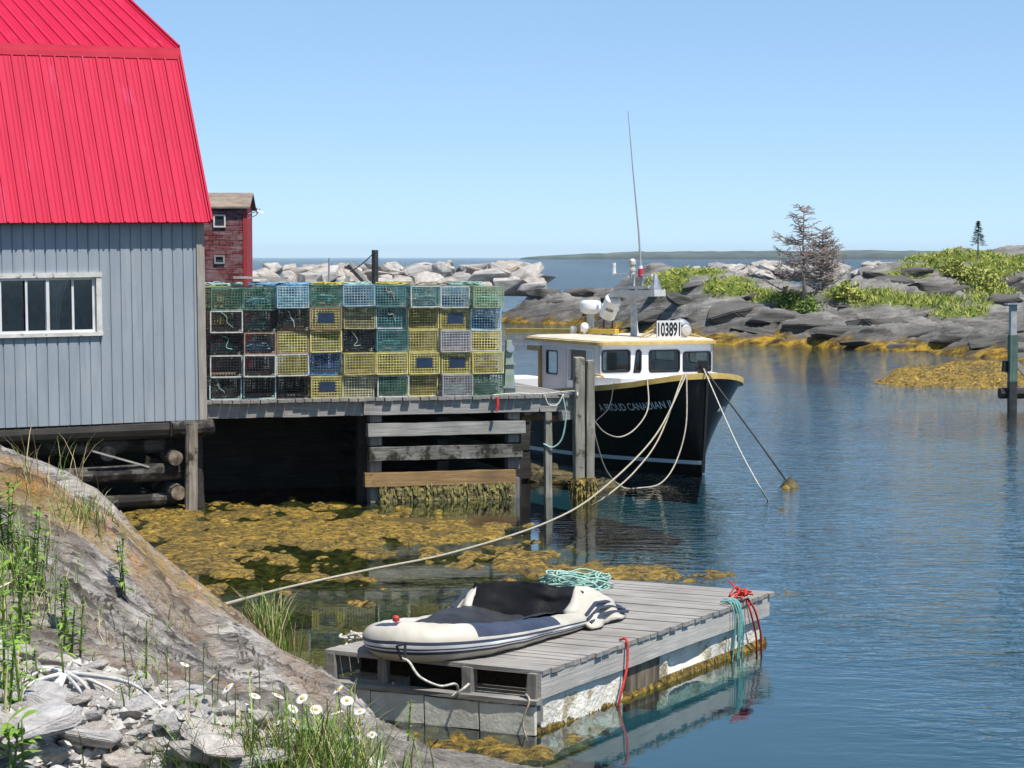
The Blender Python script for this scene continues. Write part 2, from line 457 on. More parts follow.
col = t.ramp(n1, [(.33, (.08,.066,.055)), (.43, (.34,.30,.26)), (.53, (.58,.53,.475)), (.68, (.74,.69,.63))])
col = t.mix(t.ramp(n2, [(.38, (1,1,1)), (.47, (0,0,0))]), col, (.075,.065,.06))
col = t.mix(t.math('MULTIPLY', t.ramp(t.noise(vf, .9, 4), [(.45, (0,0,0)), (.62, (1,1,1))]), .55), col, (.33,.22,.14))
lich = t.math('MULTIPLY', sc.outputs[0], t.ramp(t.noise(vf, 3.2, 6, .7), [(.40, (0,0,0)), (.58, (1,1,1))]))
col = t.mix(t.math('MULTIPLY', lich, .8), col, (.60,.28,.05))
lich2 = t.math('MULTIPLY', sc.outputs[0], t.ramp(t.noise(vf, 1.4, 5, .7), [(.45, (0,0,0)), (.6, (.8,.8,.8))]))
col = t.mix(lich2, col, (.42,.33,.12))
dirt = t.ramp(t.noise(vf, 14, 6, .7), [(.3, (.10,.085,.065)), (.7, (.42,.38,.33))])
col = t.mix(sc.outputs[1], col, dirt)
so = t.math('MULTIPLY', sc.outputs[2], t.ramp(t.noise(vf, 4, 5), [(.38, (0,0,0)), (.6, (1,1,1))]))
col = t.mix(so, col, (.07,.065,.03))
col = t.mix(at.outputs['Alpha'], col, t.ramp(t.noise(vf, 6, 5), [(.35, (.03,.025,.012)), (.65, (.16,.11,.03))]))
vw = t.coord((1, .12, .6), (0, 0, SA))
def wave(scale, dist, det):
    w_ = t.n('ShaderNodeTexWave'); w_.wave_type = 'BANDS'; w_.bands_direction = 'X'; w_.wave_profile = 'SAW'; t.l(vw, w_.inputs['Vector'])
    w_.inputs['Scale'].default_value = scale; w_.inputs['Distortion'].default_value = dist; w_.inputs['Detail'].default_value = det; w_.inputs['Detail Scale'].default_value = 1.6; w_.inputs['Detail Roughness'].default_value = .62
    return w_.outputs['Fac']
wa, wb2 = wave(.9, 9, 4), wave(3.1, 7, 3)
rk = t.math('SUBTRACT', 1.0, sc.outputs[1])
ln = t.math('MULTIPLY', t.ramp(wa, [(.0, (1,1,1)), (.16, (.25,.25,.25)), (.35, (0,0,0))]), rk); col = t.mix(t.math('MULTIPLY', ln, .8), col, (.07,.058,.05))
ln2 = t.math('MULTIPLY', t.ramp(wb2, [(.0, (1,1,1)), (.25, (0,0,0))]), rk); col = t.mix(t.math('MULTIPLY', ln2, .55), col, (.12,.10,.09))
hh = t.math('ADD', t.math('ADD', n1, t.math('MULTIPLY', n2, .5)), t.math('MULTIPLY', t.math('ADD', wa, t.math('MULTIPLY', wb2, .4)), t.math('MULTIPLY', rk, .6)))
t.principled(col, .82, t.bump(t.noise(vf, 60, 4), .006, normal=t.bump(hh, .11)), spec=.25)
ledge = link_mesh('rock_ledge', grid_mesh('rock_ledge', gx, gy, gz, t.mat, keep=gz > -.7, attr=zone)); ledge['kind'] = 'structure'
def ledge_at(x, y):
    j = int(round((x+9)/.032)); i = int(round((y-2.6)/.036))
    i = min(max(i, 0), ledge_z.shape[0]-1); j = min(max(j, 0), ledge_z.shape[1]-1)
    return float(ledge_z[i, j])
def ledge_hit(px, py):
    """first point of the ledge seen along a line of sight"""
    v = ray(px, py); d = 3.0
    while d < 26:
        p = Vector((0,0,CAMZ)) + v*(d/v.y)
        if p.z <= ledge_at(p.x, p.y): return p
        d += .03
    return Pz(px, py, 0)

# ------------------------------------------------------------------ rocks
def hull_rock(seed, n=22, flat=.7, bev=.06, rough=.0):
    r = random.Random(seed); bm = bmesh.new()
    for k in range(n):
        v = Vector((r.gauss(0,1), r.gauss(0,1), r.gauss(0,1))).normalized()*r.uniform(.82, 1.0)
        v = Vector((max(-.8, min(.8, v.x))*.62, max(-.75, min(.75, v.y))*.62, max(-.7, min(.7, v.z))*flat*.62)); bm.verts.new(v)
    res = bmesh.ops.convex_hull(bm, input=bm.verts)
    bmesh.ops.delete(bm, geom=[g for g in res['geom_interior'] if isinstance(g, bmesh.types.BMVert)], context='VERTS')
    bmesh.ops.dissolve_limit(bm, angle_limit=.25, verts=bm.verts, edges=bm.edges)
    bmesh.ops.bevel(bm, geom=bm.edges[:], offset=bev, segments=2, affect='EDGES', clamp_overlap=True)
    bmesh.ops.recalc_face_normals(bm, faces=bm.faces)
    me = bpy.data.meshes.new('rock'); bm.to_mesh(me); bm.free()
    for p in me.polygons: p.use_smooth = False
    return me

def stone_mat(name, cols, scale, bump, rand=.5):
    t = NT(name); oi = t.n('ShaderNodeObjectInfo')
    v = t.coord((1,1,1.6)); mp = t.n('ShaderNodeVectorMath'); mp.operation = 'ADD'; t.l(v, mp.inputs[0])
    cb = t.n('ShaderNodeCombineXYZ'); t.l(t.math('MULTIPLY', oi.outputs['Random'], 37.0), cb.inputs[0]); t.l(cb.outputs[0], mp.inputs[1])
    n = t.noise(mp.outputs[0], scale, 8, .7, .5)
    col = t.ramp(n, [(.3, cols[0]), (.5, cols[1]), (.7, cols[2])])
    tint = t.ramp(oi.outputs['Random'], [(0, (.85,.85,.86)), (.3, (1.05,1.03,1.0)), (.6, (.98,.91,.83)), (1, (1.12,1.1,1.08))])
    col = t.mix(1.0, col, tint, 'MULTIPLY')
    t.principled(col, .85, t.bump(n, bump), spec=.2); return t.mat
granite = stone_mat('pale granite', [(.17,.165,.155), (.37,.355,.335), (.55,.53,.50)], 2.2, .05)
cobble = stone_mat('broken stone', [(.40,.375,.35), (.62,.59,.56), (.76,.74,.71)], 5, .03)

BOULD = [hull_rock(100+k, 11+k, .78, .03) for k in range(9)]
for me in BOULD: me.materials.append(granite)
def boulder(p, s, label, group, name='boulder', pool=BOULD, rot=None):
    o = link_mesh(name, pool[rnd.randrange(len(pool))]); o.location = p
    o.scale = (s*rnd.uniform(.85,1.7), s*rnd.uniform(.8,1.1), s*rnd.uniform(.7,1.0))
    o.rotation_euler = rot or (rnd.uniform(-.4,.4), rnd.uniform(-.4,.4), rnd.uniform(0,6.28))
    return tag(o, label, 'boulder', group)

# breakwater of armour stone behind the wharf
GB = 'boulders of the breakwater behind the traps'
LB = 'pale granite boulder in the breakwater behind the lobster traps'
def top_y(px):
    return float(np.interp(px, [230,255,300,345,400,430,470,500,520,540,552], [266,266,264,266,264,260,262,263,262,266,276]))
px = 236.0
specials = {}
while px < 548:
    d = 153 + rnd.uniform(-3, 3)
    for k in range(8):
        if k > 3 and (px > 478 or rnd.random() < .45): continue
        s = rnd.uniform(1.0, 2.3) * (1.25 if k > 3 else 1)
        if px > 500: s *= 1.1
        y = top_y(px) + k*6.5 + s*3.4 + rnd.uniform(-1.5, 2.5)
        boulder(W(px + rnd.uniform(-8, 8), y, d - k*2.2 + 3), s, LB, GB)
    px += rnd.uniform(10, 16)
boulder(W(529, 275, 151), 2.3, 'large pale boulder at the seaward end of the breakwater, topmost there', GB)
boulder(W(513, 289, 147), 2.1, 'pointed grey boulder low at the open end of the breakwater', GB)
boulder(W(487, 278, 149), 2.4, 'broad flat-faced granite boulder just above the traps nearest the boat', GB)
SLAB = [hull_rock(700+k, 26, .62, .025) for k in range(7)]
bx_, by_ = np.meshgrid(np.linspace(-19.5, 3.4, 120), np.linspace(138, 165, 60))
bz_ = 3.0 - .42*np.abs(by_-152)*(.75) - np.clip(bx_+3.2, 0, 9)**2*.6 + (fbm(bx_*.8, by_*.8, 4, 91)-.5)*1.2
o = link_mesh('terrain', grid_mesh('terrain', bx_, by_, np.maximum(np.minimum(bz_, 2.5), -1.2), M_('rubble core', (.24,.23,.21), (.09,.085,.08), rough=.9, scale=1.2))); o['kind'] = 'structure'
# second, farther band of pale stones beyond the rocky point
for k in range(120):
    px = rnd.uniform(645, 900); y = np.interp(px, [640,700,760,860,900], [279,271,268,270,266]) + rnd.uniform(-2, 9)
    boulder(W(px, y, 205 + rnd.uniform(0, 10) - (y-268)*1.2), rnd.uniform(.8, 1.9), 'small pale boulder in the far stone bank beyond the grassy point', 'pale stones of the far bank')

# ------------------------------------------------------------------ rocky point and headland
def islet(name, pts, xr, yr, step, seed, ang, amp, mat, grass=None):
    f = rbf(pts, 1.5)
    X, Y = np.meshgrid(np.arange(*xr, step), np.arange(*yr, step))
    B = f(X, Y)
    s1 = strata(X, Y, ang, .30, .05, seed); s2 = strata(X, Y, ang, 1.1, .22, seed+7)
    blk = vnoise(X*.28 + fbm(X*.2, Y*.2, 2, seed)*2, Y*.5, seed+3)
    st = np.floor(s1*8)/8*.75 + s1*.25
    Z = B + ((st-.55)*1.9 + (s2-.55)*.75 + (np.floor(blk*5)/5-.5)*.9 + (fbm(X*2.2, Y*2.2, 3, seed+2)-.5)*.35)*amp*np.clip(.35 + B*.45, 0, 1)
    if grass is not None:
        gr = grass(X, Y, Z)
    else: gr = np.zeros_like(X)
    zn = np.stack([gr, sstep(.55, .15, Z + (fbm(X*.8, Y*.8, 3, seed+9)-.5)*.9), fbm(X*.15, Y*.15, 3, seed+4), np.ones_like(X)], -1)
    o = link_mesh(name, grid_mesh(name, X, Y, Z, mat, keep=Z > -.8, attr=zn)); o['kind'] = 'structure'
    return X, Y, Z, gr

t = NT('shore rock')
at = t.n('ShaderNodeAttribute'); at.attribute_name = 'zone'; sc = t.n('ShaderNodeSeparateColor'); t.l(at.outputs['Color'], sc.inputs[0])
v = t.coord((.30,.5,2.4), (0, .16, .3)); vf = t.coord()
n1 = t.noise(v, 1.1, 9, .72, .5)
col = t.ramp(n1, [(.30, (.04,.037,.033)), (.45, (.15,.14,.125)), (.58, (.28,.265,.24)), (.75, (.50,.47,.43))])
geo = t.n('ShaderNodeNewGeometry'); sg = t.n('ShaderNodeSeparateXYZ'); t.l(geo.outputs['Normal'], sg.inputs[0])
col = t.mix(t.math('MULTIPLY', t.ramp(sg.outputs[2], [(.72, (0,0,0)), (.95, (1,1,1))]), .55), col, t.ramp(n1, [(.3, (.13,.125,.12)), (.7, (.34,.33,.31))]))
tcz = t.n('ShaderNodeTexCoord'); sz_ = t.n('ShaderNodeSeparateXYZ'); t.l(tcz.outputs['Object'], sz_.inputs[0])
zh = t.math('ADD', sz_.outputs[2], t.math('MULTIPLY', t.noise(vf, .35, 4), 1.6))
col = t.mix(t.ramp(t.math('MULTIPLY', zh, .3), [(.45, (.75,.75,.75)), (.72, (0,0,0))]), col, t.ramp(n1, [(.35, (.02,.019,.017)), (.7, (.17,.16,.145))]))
gcol = t.ramp(t.noise(vf, 1.6, 5, .65), [(.3, (.05,.08,.012)), (.5, (.13,.17,.025)), (.7, (.26,.26,.05))])
col = t.mix(sc.outputs[0], col, gcol)
wcol = t.ramp(t.noise(vf, 1.5, 6, .7), [(.36, (.025,.02,.01)), (.5, (.16,.10,.015)), (.62, (.42,.26,.03))])
col = t.mix(sc.outputs[1], col, wcol)
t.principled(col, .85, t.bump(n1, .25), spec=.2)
shore_rock = t.mat

def w3(*L): return [tuple(W(*p)) for p in L]
# main point behind the boat
P1 = w3((528,303,144),(545,286,145),(565,281,146),(590,282,146),(615,285,144),(640,284,140),(560,304,142),(600,306,141),(625,312,136),
        (605,318,133),(640,318,124),(660,316,119),(690,310,113),(725,306,112),(760,305,111),(800,306,110),(830,306,109),(660,297,120),(690,286,119),(725,287,118),(750,294,117),(775,300,116),(800,303,115),(840,300,113),
        (650,281,126),(690,270,128),(720,276,124),(760,290,121),(800,297,121),(830,298,121),(870,294,122),(900,290,124),(690,268,136),(760,276,138),(830,286,138),(640,285,136),(615,300,137))
def waterline(L, z, dd=0):
    out = []
    for x, y in L:
        p = Pz(x, y, 0); out.append((p.x, p.y - dd, z))
    return out
SHORE = ((522,323),(545,324),(560,324.5),(600,332),(620,334),(640,337),(670,341),(700,344),(730,345),(760,346),(800,347),(830,348),(860,350),(900,352),(950,356),(1010,360),(1060,364))
P1 += waterline(SHORE, -.15) + waterline(SHORE, -1.2, 4) + waterline(SHORE, -2.2, 11)
P1 += [(-3,140,-1.5),(-2.5,152,-1.5),(3,160,-1),(-1,150,-.5)]
# front slabs and the headland
P1 += w3((850,325,104),(880,316,105),(920,318,104),(960,326,102),(1000,332,101),(1040,334,101),(850,312,108),(900,307,108),(950,313,107),(990,320,105),(860,301,113),(900,297,114),(930,301,113),(970,311,110),
         (880,292,117),(905,286,118),(930,288,117),(960,294,116),(1000,306,113),(1040,313,112),
         (868,284,121),(885,275,122),(905,268,123),(930,262,124),(960,259,125),(1000,261,124),(1040,260,124),(1100,260,124),(900,274,120),(940,272,119.5),(980,272,119),(1020,277,118),
         (960,258,135),(1040,259,138),(900,268,135),(868,285,130),(1100,259,140))
P1 += [(12,152,.5),(8,150,.6),(20,165,1.2),(30,168,1.2),(40,165,2),(10,176,-1),(25,182,-1),(38,182,-1)]
def grass1(X, Y, Z):
    px, py = proj(X, Y, Z)
    g = np.zeros_like(X)
    for cx, cy, rx, ry in ((670,279,26,9),(725,284,34,8),(795,303,20,8),(900,300,70,9),(960,312,30,6),(945,258,60,7),(985,272,40,9),(920,268,30,5),(1030,262,40,10),(690,272,40,5),(850,295,30,7),(940,256,90,8),(1000,262,50,10),(905,275,30,6),(990,290,30,14),(870,296,60,9),(735,292,46,8),(670,288,30,8),(780,298,40,6)):
        g = np.maximum(g, np.exp(-((px-cx)/rx)**2 - ((py-cy)/ry)**2))
    return sstep(.36, .55, g*.9 + (fbm(X*.5, Y*.5, 4, 71)-.5)*.7) * sstep(.9, 1.3, Z)
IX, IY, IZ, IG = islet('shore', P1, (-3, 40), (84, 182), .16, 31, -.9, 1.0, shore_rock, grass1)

for me in SLAB: me.materials.append(shore_rock)
for me in SLAB:
    a_ = me.attributes.new('zone', 'FLOAT_COLOR', 'POINT'); a_.data.foreach_set('color', [0,0,.5,1]*len(me.vertices))
SR = random.Random(19)
def islet_z(x, y):
    i, j = int(round((y-84)/.16)), int(round((x+3)/.16)); return float(IZ[i, j]) if 0 <= i < IZ.shape[0] and 0 <= j < IZ.shape[1] else -1
def slab(px, py, wpx, hpx, k):
    # dark bedrock blocks, all dipping the same way as the beds
    v = ray(px, py); d = 86
    while d < 180:
        p = Vector((0,0,CAMZ)) + v*(d/v.y)
        if p.z <= islet_z(p.x, p.y): break
        d += .1
    o = link_mesh('bedrock_block', SLAB[k % 7]); sc_ = p.y/F
    o.location = p + Vector((0,.35,-.1)); o.scale = (wpx*sc_/1.0, wpx*sc_*SR.uniform(.55,.9), hpx*sc_/.72)
    o.rotation_euler = (SR.uniform(-.12,.05), .10 + SR.uniform(-.10,.12), SR.uniform(-.35,.35) + (math.pi if k % 2 else 0))
    tag(o, 'dark bedrock slab on the shore of the rocky point', 'rock slab', 'bedrock slabs of the rocky point')
SL = [(545,292,42,16),(585,293,46,18),(620,300,40,14),(560,302,36,12),(600,305,30,10),(655,315,46,20),(690,300,50,18),(735,310,70,26),(775,316,60,22),(715,330,60,16),(760,332,64,14),(810,325,56,18),(690,322,40,18),
      (840,330,60,18),(880,322,70,20),(925,332,66,18),(865,342,50,10),(905,345,44,10),(960,338,60,16),(995,342,50,14),(660,290,30,12),(700,283,40,10),(760,296,40,12),(835,318,50,12),(850,305,36,9),
      (895,282,46,22),(925,288,50,20),(950,292,48,18),(985,300,46,18),(1010,300,44,22),(880,276,34,14),(915,270,40,14),(960,275,40,14),(1005,280,46,18),(1035,290,50,24),(1030,330,50,16),(640,325,40,12),(620,322,30,10)]
for k, a_ in enumerate(SL): slab(*a_, k)

# low turf and shrubs growing on the point
green1 = M_('turf green', (.46,.45,.11), (.24,.28,.055), rough=.8, scale=1.2, detail=4)
green2 = M_('shrub green', (.21,.30,.06), (.09,.15,.03), rough=.8, scale=1.5)
sel = np.argwhere((IG > .5) & (IY < 150))
mb = MB(); rr = random.Random(5)
for k in range(38000):
    i, j = sel[rr.randrange(len(sel))]
    x, y, z = IX[i,j] + rr.uniform(-.1,.1), IY[i,j] + rr.uniform(-.1,.1), IZ[i,j]
    h = rr.uniform(.05, .18) * (1.9 if 108 < y < 116 else 1); w = rr.uniform(.02, .05); a = rr.uniform(0, 3.14)
    dx, dy = math.cos(a)*w, math.sin(a)*w; lx, ly = rr.uniform(-.15,.15), rr.uniform(-.15,.15)
    mb.add([(x-dx,y-dy,z-.03),(x+dx,y+dy,z-.03),(x+lx+dx*.6,y+ly+dy*.6,z+h*.7),(x+lx*1.6,y+ly*1.6,z+h)], [(0,1,2,3)], 0 if rr.random() < .7 else 1)
g = mb.build('grass', [green1, green2]); tag(g, 'short yellow green turf on top of the rocky point', 'grass', kind='stuff')

def leaf_clump(p, r, h, n, seed, mat, label, cat='shrub', group=None, name='shrub'):
    q = random.Random(seed); mb = MB(); st = MB()
    th = thing(name, label, cat, p, 0, group)
    for k in range(7):
        a = q.uniform(0, 6.28); st.tube([(0,0,-.1), (math.cos(a)*r*.4, math.sin(a)*r*.4, h*.5), (math.cos(a)*r*.7, math.sin(a)*r*.7, h*.8)], [.03,.02,.01], 5)
    for k in range(n):
        a, e, s = q.uniform(0, 6.28), q.uniform(-.2, 1.5), q.uniform(.5, 1.0) * (.8 + .3*math.sin(k*.37))
        c = Vector((math.cos(a)*math.cos(e)*r*s, math.sin(a)*math.cos(e)*r*s, max(.02, math.sin(e))*h*s))
        u = Vector((q.gauss(0,1), q.gauss(0,1), q.gauss(0,1))).normalized(); w = u.cross(Vector((q.gauss(0,1), q.gauss(0,1), q.gauss(0,1)))).normalized()
        l = q.uniform(.07, .16)
        mb.add([c-u*l, c+w*l*.45, c+u*l, c-w*l*.45], [(0,1,2,3)])
    mb.build('foliage', mat, th); st.build('stem', green2, th); return th
def islet_hit(px, py, d0=85):
    v = ray(px, py); d = d0
    while d < 180:
        p = Vector((0,0,CAMZ)) + v*(d/v.y)
        j = int(round((p.x+3)/.16)); i = int(round((p.y-84)/.16))
        if 0 <= i < IZ.shape[0] and 0 <= j < IZ.shape[1] and p.z <= IZ[i,j]: return p
        d += .1
    return W(px, py, 115)
for k, (px, py, r, h, lab) in enumerate(((787,308,.9,1.0,'green shrub at the foot of the dead spruce, left side'),(808,312,.8,.7,'low green shrub just below the dead spruce trunk'),(846,297,.9,.8,'pale green bush right of the dead spruce'),
        (972,283,1.2,1.0,'rounded green bush clinging halfway up the headland face'),(988,288,1.0,.9,'lower green bush on the headland face beside the rock step'),(955,275,.9,.8,'small bush upper left on the headland face'))):
    leaf_clump(islet_hit(px, py), r, h, 700, 60+k, green1 if k in (2,) else green2 if k < 2 else green1, lab, group='shrubs on the rocky point')

# weed covered shoal
gold = None
def weed_material(name):
    t = NT(name); v = t.coord((1,1,1)); n = t.noise(v, 8, 8, .78, .8); n2 = t.noise(v, .8, 4, .6); n3 = t.noise(v, 26, 4, .7)
    col = t.ramp(n, [(.41, (.028,.021,.008)), (.49, (.19,.125,.018)), (.57, (.42,.265,.038)), (.72, (.64,.46,.13))])
    col = t.mix(t.ramp(n2, [(.38, (.6,.6,.6)), (.52, (0,0,0))]), col, t.ramp(n, [(.4, (.035,.028,.012)), (.7, (.20,.14,.03))]))
    t.principled(col, .6, t.bump(n3, .03, normal=t.bump(n, .04)), spec=.35); return t.mat
weed = weed_material('golden rockweed')
sx, sy = np.meshgrid(np.arange(11.5, 20, .06), np.arange(63, 84, .09))
spx, spy = proj(sx, sy, sx*0)
m = np.exp(-((spx-980)/66)**2 - ((spy-377)/11)**2)*1.1 + .7*np.exp(-((spx-905)/40)**2 - ((spy-381)/4)**2)
sz = (m + (fbm(sx*.9, sy*.9, 4, 12)-.5)*.5 - .42)*.70 + (fbm(sx*3, sy*3, 4, 13)-.5)*.28 + (fbm(sx*8, sy*8, 2, 14)-.5)*.10
o = link_mesh('seaweed', grid_mesh('seaweed', sx, sy, sz, weed, keep=sz > -.06)); tag(o, 'golden rockweed heaped over a shoal near the right hand wharf post', 'seaweed', kind='stuff')

# floating weed mats in the lee of the wharf
wx, wy = np.meshgrid(np.arange(-8.5, 5.5, .035), np.arange(17.5, 41, .05))
wpx, wpy = proj(wx, wy, wx*0)
m = np.zeros_like(wx)
for cx, cy, rx, ry, s in ((230,528,115,24,1),(340,532,130,22,1),(450,532,90,14,.9),(190,560,70,22,.9),(300,560,60,8,.55),(400,552,70,7,.8),(520,562,80,12,.8),(600,572,110,10,.95),(680,578,45,6,.8),(500,590,40,6,.6),(330,578,50,5,.7),(250,590,60,6,.5),
                          (150,508,60,8,.7),(520,545,50,7,.6),(770,592,30,3,.6),(430,725,45,12,.62),(470,752,80,22,.75),(540,735,60,14,.6),(400,705,40,8,.5),(570,470,60,5,.6),(790,487,13,2.2,.85),(786,510,14,1.6,.62)):
    m = np.maximum(m, s*np.exp(-(((wpx-cx)/rx)**2 + ((wpy-cy)/ry)**2)**1.3))
wz = (m*1.15 + (fbm(wx*1.1, wy*.7, 4, 22)-.5)*1.0 + (fbm(wx*3.5, wy*1.5, 4, 24)-.5)*1.9 - .62)*.13
wz = np.minimum(wz, .035) + np.where(wz > 0, (fbm(wx*9, wy*7, 3, 26)-.5)*.05, 0)
o = link_mesh('seaweed', grid_mesh('seaweed', wx, wy, wz, weed, keep=(wz > -.14) & (((m > .12) & (wz > -.035)) | (wpx + (fbm(wx, wy, 3, 61)-.5)*200 < 470)))); tag(o, 'golden brown seaweed mats floating in the shade of the wharf', 'seaweed', kind='stuff')

# ------------------------------------------------------------------ trees
bark_grey = M_('dead spruce bark', (.38,.315,.28), (.21,.17,.15), rough=.9, scale=8)
def dead_tree(p, H, seed, label, spread, bushy=0):
    q = random.Random(seed); th = thing('dead_tree', label, 'tree', p)
    tr = MB(); tr.tube([(0,0,-.4),(.05,0,H*.3),(-.02,.03,H*.65),(.05,0,H)], [.10,.075,.045,.012], 7); tr.build('trunk', bark_grey, th, smooth=True)
    cr = MB(); n = int(64 + bushy*50)
    for k in range(n):
        f = q.uniform(.14, .985); z = H*f; a = q.uniform(0, 6.28)
        L = spread*(1.06-f)**.62*q.uniform(.45, 1.1)
        d = Vector((math.cos(a), math.sin(a), 0)); rise = q.uniform(-.05, .35) + bushy*.25
        pts = [Vector((0,0,z)) + d*L*s + Vector((0,0,L*(rise*s + .15*s*s - .12*math.sin(s*3.1)))) for s in (0,.3,.6,.85,1)]
        cr.tube(pts, [.036,.030,.024,.017,.009], 4, caps=False)
        for m_ in range(int(4 + L*5)):
            s = q.uniform(.15, 1); i = min(3, int(s*4)); b = pts[i].lerp(pts[i+1], q.random())
            sd = (Vector((-d.y, d.x, 0))*q.choice((-1,1)) + d*q.uniform(.2,1) + Vector((0,0,q.uniform(-.3,.6)))).normalized()
            l = q.uniform(.18, .55)*(1.1-.4*s)
            e = b + sd*l
            cr.tube([b, b.lerp(e,.5) + Vector((0,0,q.uniform(-.04,.04))), e], [.017,.014,.008], 3, caps=False)
            for w_ in range(2):
                b2 = b.lerp(e, q.uniform(.3,.9)); e2 = b2 + (sd + Vector((q.uniform(-1,1), q.uniform(-1,1), q.uniform(-.5,.7)))).normalized()*l*.45
                cr.tube([b2, e2], [.013,.007], 3, caps=False)
    cr.build('crown', bark_grey, th); return th
pt = islet_hit(803, 303)
dead_tree(W(803, 306, 113), 5.0, 3, 'tall bare grey dead spruce standing on the rocky point', 2.3, .0)
dead_tree(W(822, 303, 114), 3.7, 9, 'shorter bushy dead spruce close right of the tall bare one', 1.6, .8)
needle = M_('spruce needles', (.05,.09,.035), (.02,.045,.018), rough=.8, scale=6)
p = islet_hit(978, 251); th = thing('spruce_tree', 'tiny live green spruce alone on top of the headland', 'tree', p)
mb = MB(); mb.tube([(0,0,-.4),(0,0,1.0)], [.04,.01], 6); th.scale = (1.25,1.25,1.25); mb.build('trunk', bark_grey, th)
mb = MB(); q = random.Random(8)
for k in range(620):
    f = q.uniform(.12, 1)**.8; a = q.uniform(0, 6.28); lay = math.floor(f*7)/7
    r_ = .52*(1.02-f)*(1 - (f-lay)*3.2) * q.uniform(.4, 1); c = Vector((math.cos(a)*r_, math.sin(a)*r_, 1.2*f))
    d = Vector((math.cos(a), math.sin(a), q.uniform(-.2,.3)))*q.uniform(.06,.13); w = Vector((-math.sin(a), math.cos(a), q.uniform(-.5,.5)))*.02
    mb.add([c-d, c+w, c+d, c-w], [(0,1,2,3)])
mb.build('crown', needle, th)
# ------------------------------------------------------------------ local frames
def to_local(P, org, rz):
    d = Vector(P) - Vector(org); c, s_ = math.cos(-rz), math.sin(-rz)
    return Vector((d.x*c - d.y*s_, d.x*s_ + d.y*c, d.z))
def loc_hit(px, py, org, rz, ax, val):
    """where the line of sight through a pixel meets the plane axis=val of a turned frame"""
    o = to_local((0,0,CAMZ), org, rz); v = to_local(ray(px, py), (0,0,0), rz)
    k = (val - o[ax]) / v[ax]; return o + v*k
def rrect(x0, y0, x1, y1, r, n=4):
    out = []
    for cx, cy, a0 in ((x1-r,y1-r,0),(x0+r,y1-r,90),(x0+r,y0+r,180),(x1-r,y0+r,270)):
        for k in range(n+1):
            a = R(a0 + 90*k/n); out.append((cx + r*math.cos(a), cy + r*math.sin(a)))
    return out
def panel(name, outer, holes, th, mp, mat, parent):
    """a sheet with openings, given thickness; mp maps (u, v, w) to local space"""
    bm = bmesh.new(); edges = []
    for lp in [outer] + holes:
        vs = [bm.verts.new((u, v, 0)) for u, v in lp]
        edges += [bm.edges.new((vs[i], vs[(i+1) % len(vs)])) for i in range(len(vs))]
    r = bmesh.ops.triangle_fill(bm, use_beauty=True, use_dissolve=False, edges=edges)
    bmesh.ops.recalc_face_normals(bm, faces=bm.faces)
    ex = bmesh.ops.extrude_face_region(bm, geom=bm.faces[:])
    for v in ex['geom']:
        if isinstance(v, bmesh.types.BMVert): v.co.z += th
    for v in bm.verts: v.co = Vector(mp(*v.co))
    bmesh.ops.recalc_face_normals(bm, faces=bm.faces)
    me = bpy.data.meshes.new(name); bm.to_mesh(me); bm.free(); me.materials.append(mat)
    return link_mesh(name, me, parent)
def ring(mb, outer, inner, w0, w1, mp, mi=0):
    n = len(outer); vs = []
    for w in (w0, w1):
        vs += [mp(u, v, w) for u, v in outer] + [mp(u, v, w) for u, v in inner]
    fs = []
    for i in range(n):
        j = (i+1) % n
        fs += [(i, j, n+j, n+i), (2*n+i, 3*n+i, 3*n+j, 2*n+j), (i, 2*n+i, 2*n+j, j), (n+i, n+j, 3*n+j, 3*n+i)]
    mb.add(vs, fs, mi)
def text_mesh(body, size, squash=1.0, bold=.012):
    c = bpy.data.curves.new('lettering', 'FONT'); c.body = body; c.size = size; c.align_x = 'LEFT'; c.resolution_u = 4; c.offset = bold
    o = bpy.data.objects.new('lettering', c); COL.objects.link(o)
    bpy.context.view_layer.update()
    me = bpy.data.meshes.new_from_object(o.evaluated_get(bpy.context.evaluated_depsgraph_get()))
    vs = [Vector((v.co.x*squash, v.co.y, 0)) for v in me.vertices]; fs = [tuple(p.vertices) for p in me.polygons]
    bpy.data.objects.remove(o); bpy.data.curves.remove(c); bpy.data.meshes.remove(me)
    return vs, fs

# ------------------------------------------------------------------ grey shed
SO, SZ = Vector((-4.98, 37.0, 0)), R(25)
sh = thing('shed', 'large grey shed with bright red metal gambrel roof standing over the water', 'shed', SO, SZ)
sh.rotation_euler = (0, -.010, SZ)
siding = NT('grey blue siding'); v = siding.coord((1,1,.25)); n = siding.noise(v, 3, 5)
v1 = siding.coord((1,1,1)); n2 = siding.noise(v1, 1.1, 5, .6)
col = siding.ramp(n, [(.3, (.27,.31,.35)), (.7, (.345,.385,.42))])
col = siding.mix(siding.ramp(n2, [(.5, (0,0,0)), (.75, (.5,.5,.5))]), col, (.36,.38,.39))
v3 = siding.coord((5,5,.35)); n3 = siding.noise(v3, 1.6, 6, .7)
col = siding.mix(siding.ramp(n3, [(.52, (0,0,0)), (.75, (.55,.55,.55))]), col, (.17,.185,.19))
v4 = siding.coord((6,6,6)); vor = siding.noise(v4, 2.2, 3, .5); col = siding.mix(siding.ramp(vor, [(.70, (0,0,0)), (.74, (.7,.7,.7))]), col, (.5,.5,.48))
siding.principled(col, .6, siding.bump(siding.noise(v1, 40, 3), .002), spec=.3); siding = siding.mat
red_roof = M_('red roof sheet', (.52,.016,.056), (.46,.013,.047), rough=.6, scale=1.6, spec=.14, bump=.004, bscale=2.2, stretch=(2.5,.5,.5), speck=((.50,.035,.09,1), 1.4, .60))
red_dark = M_('red roof trim', (.70,.05,.08), (.62,.03,.06), rough=.3, scale=2)
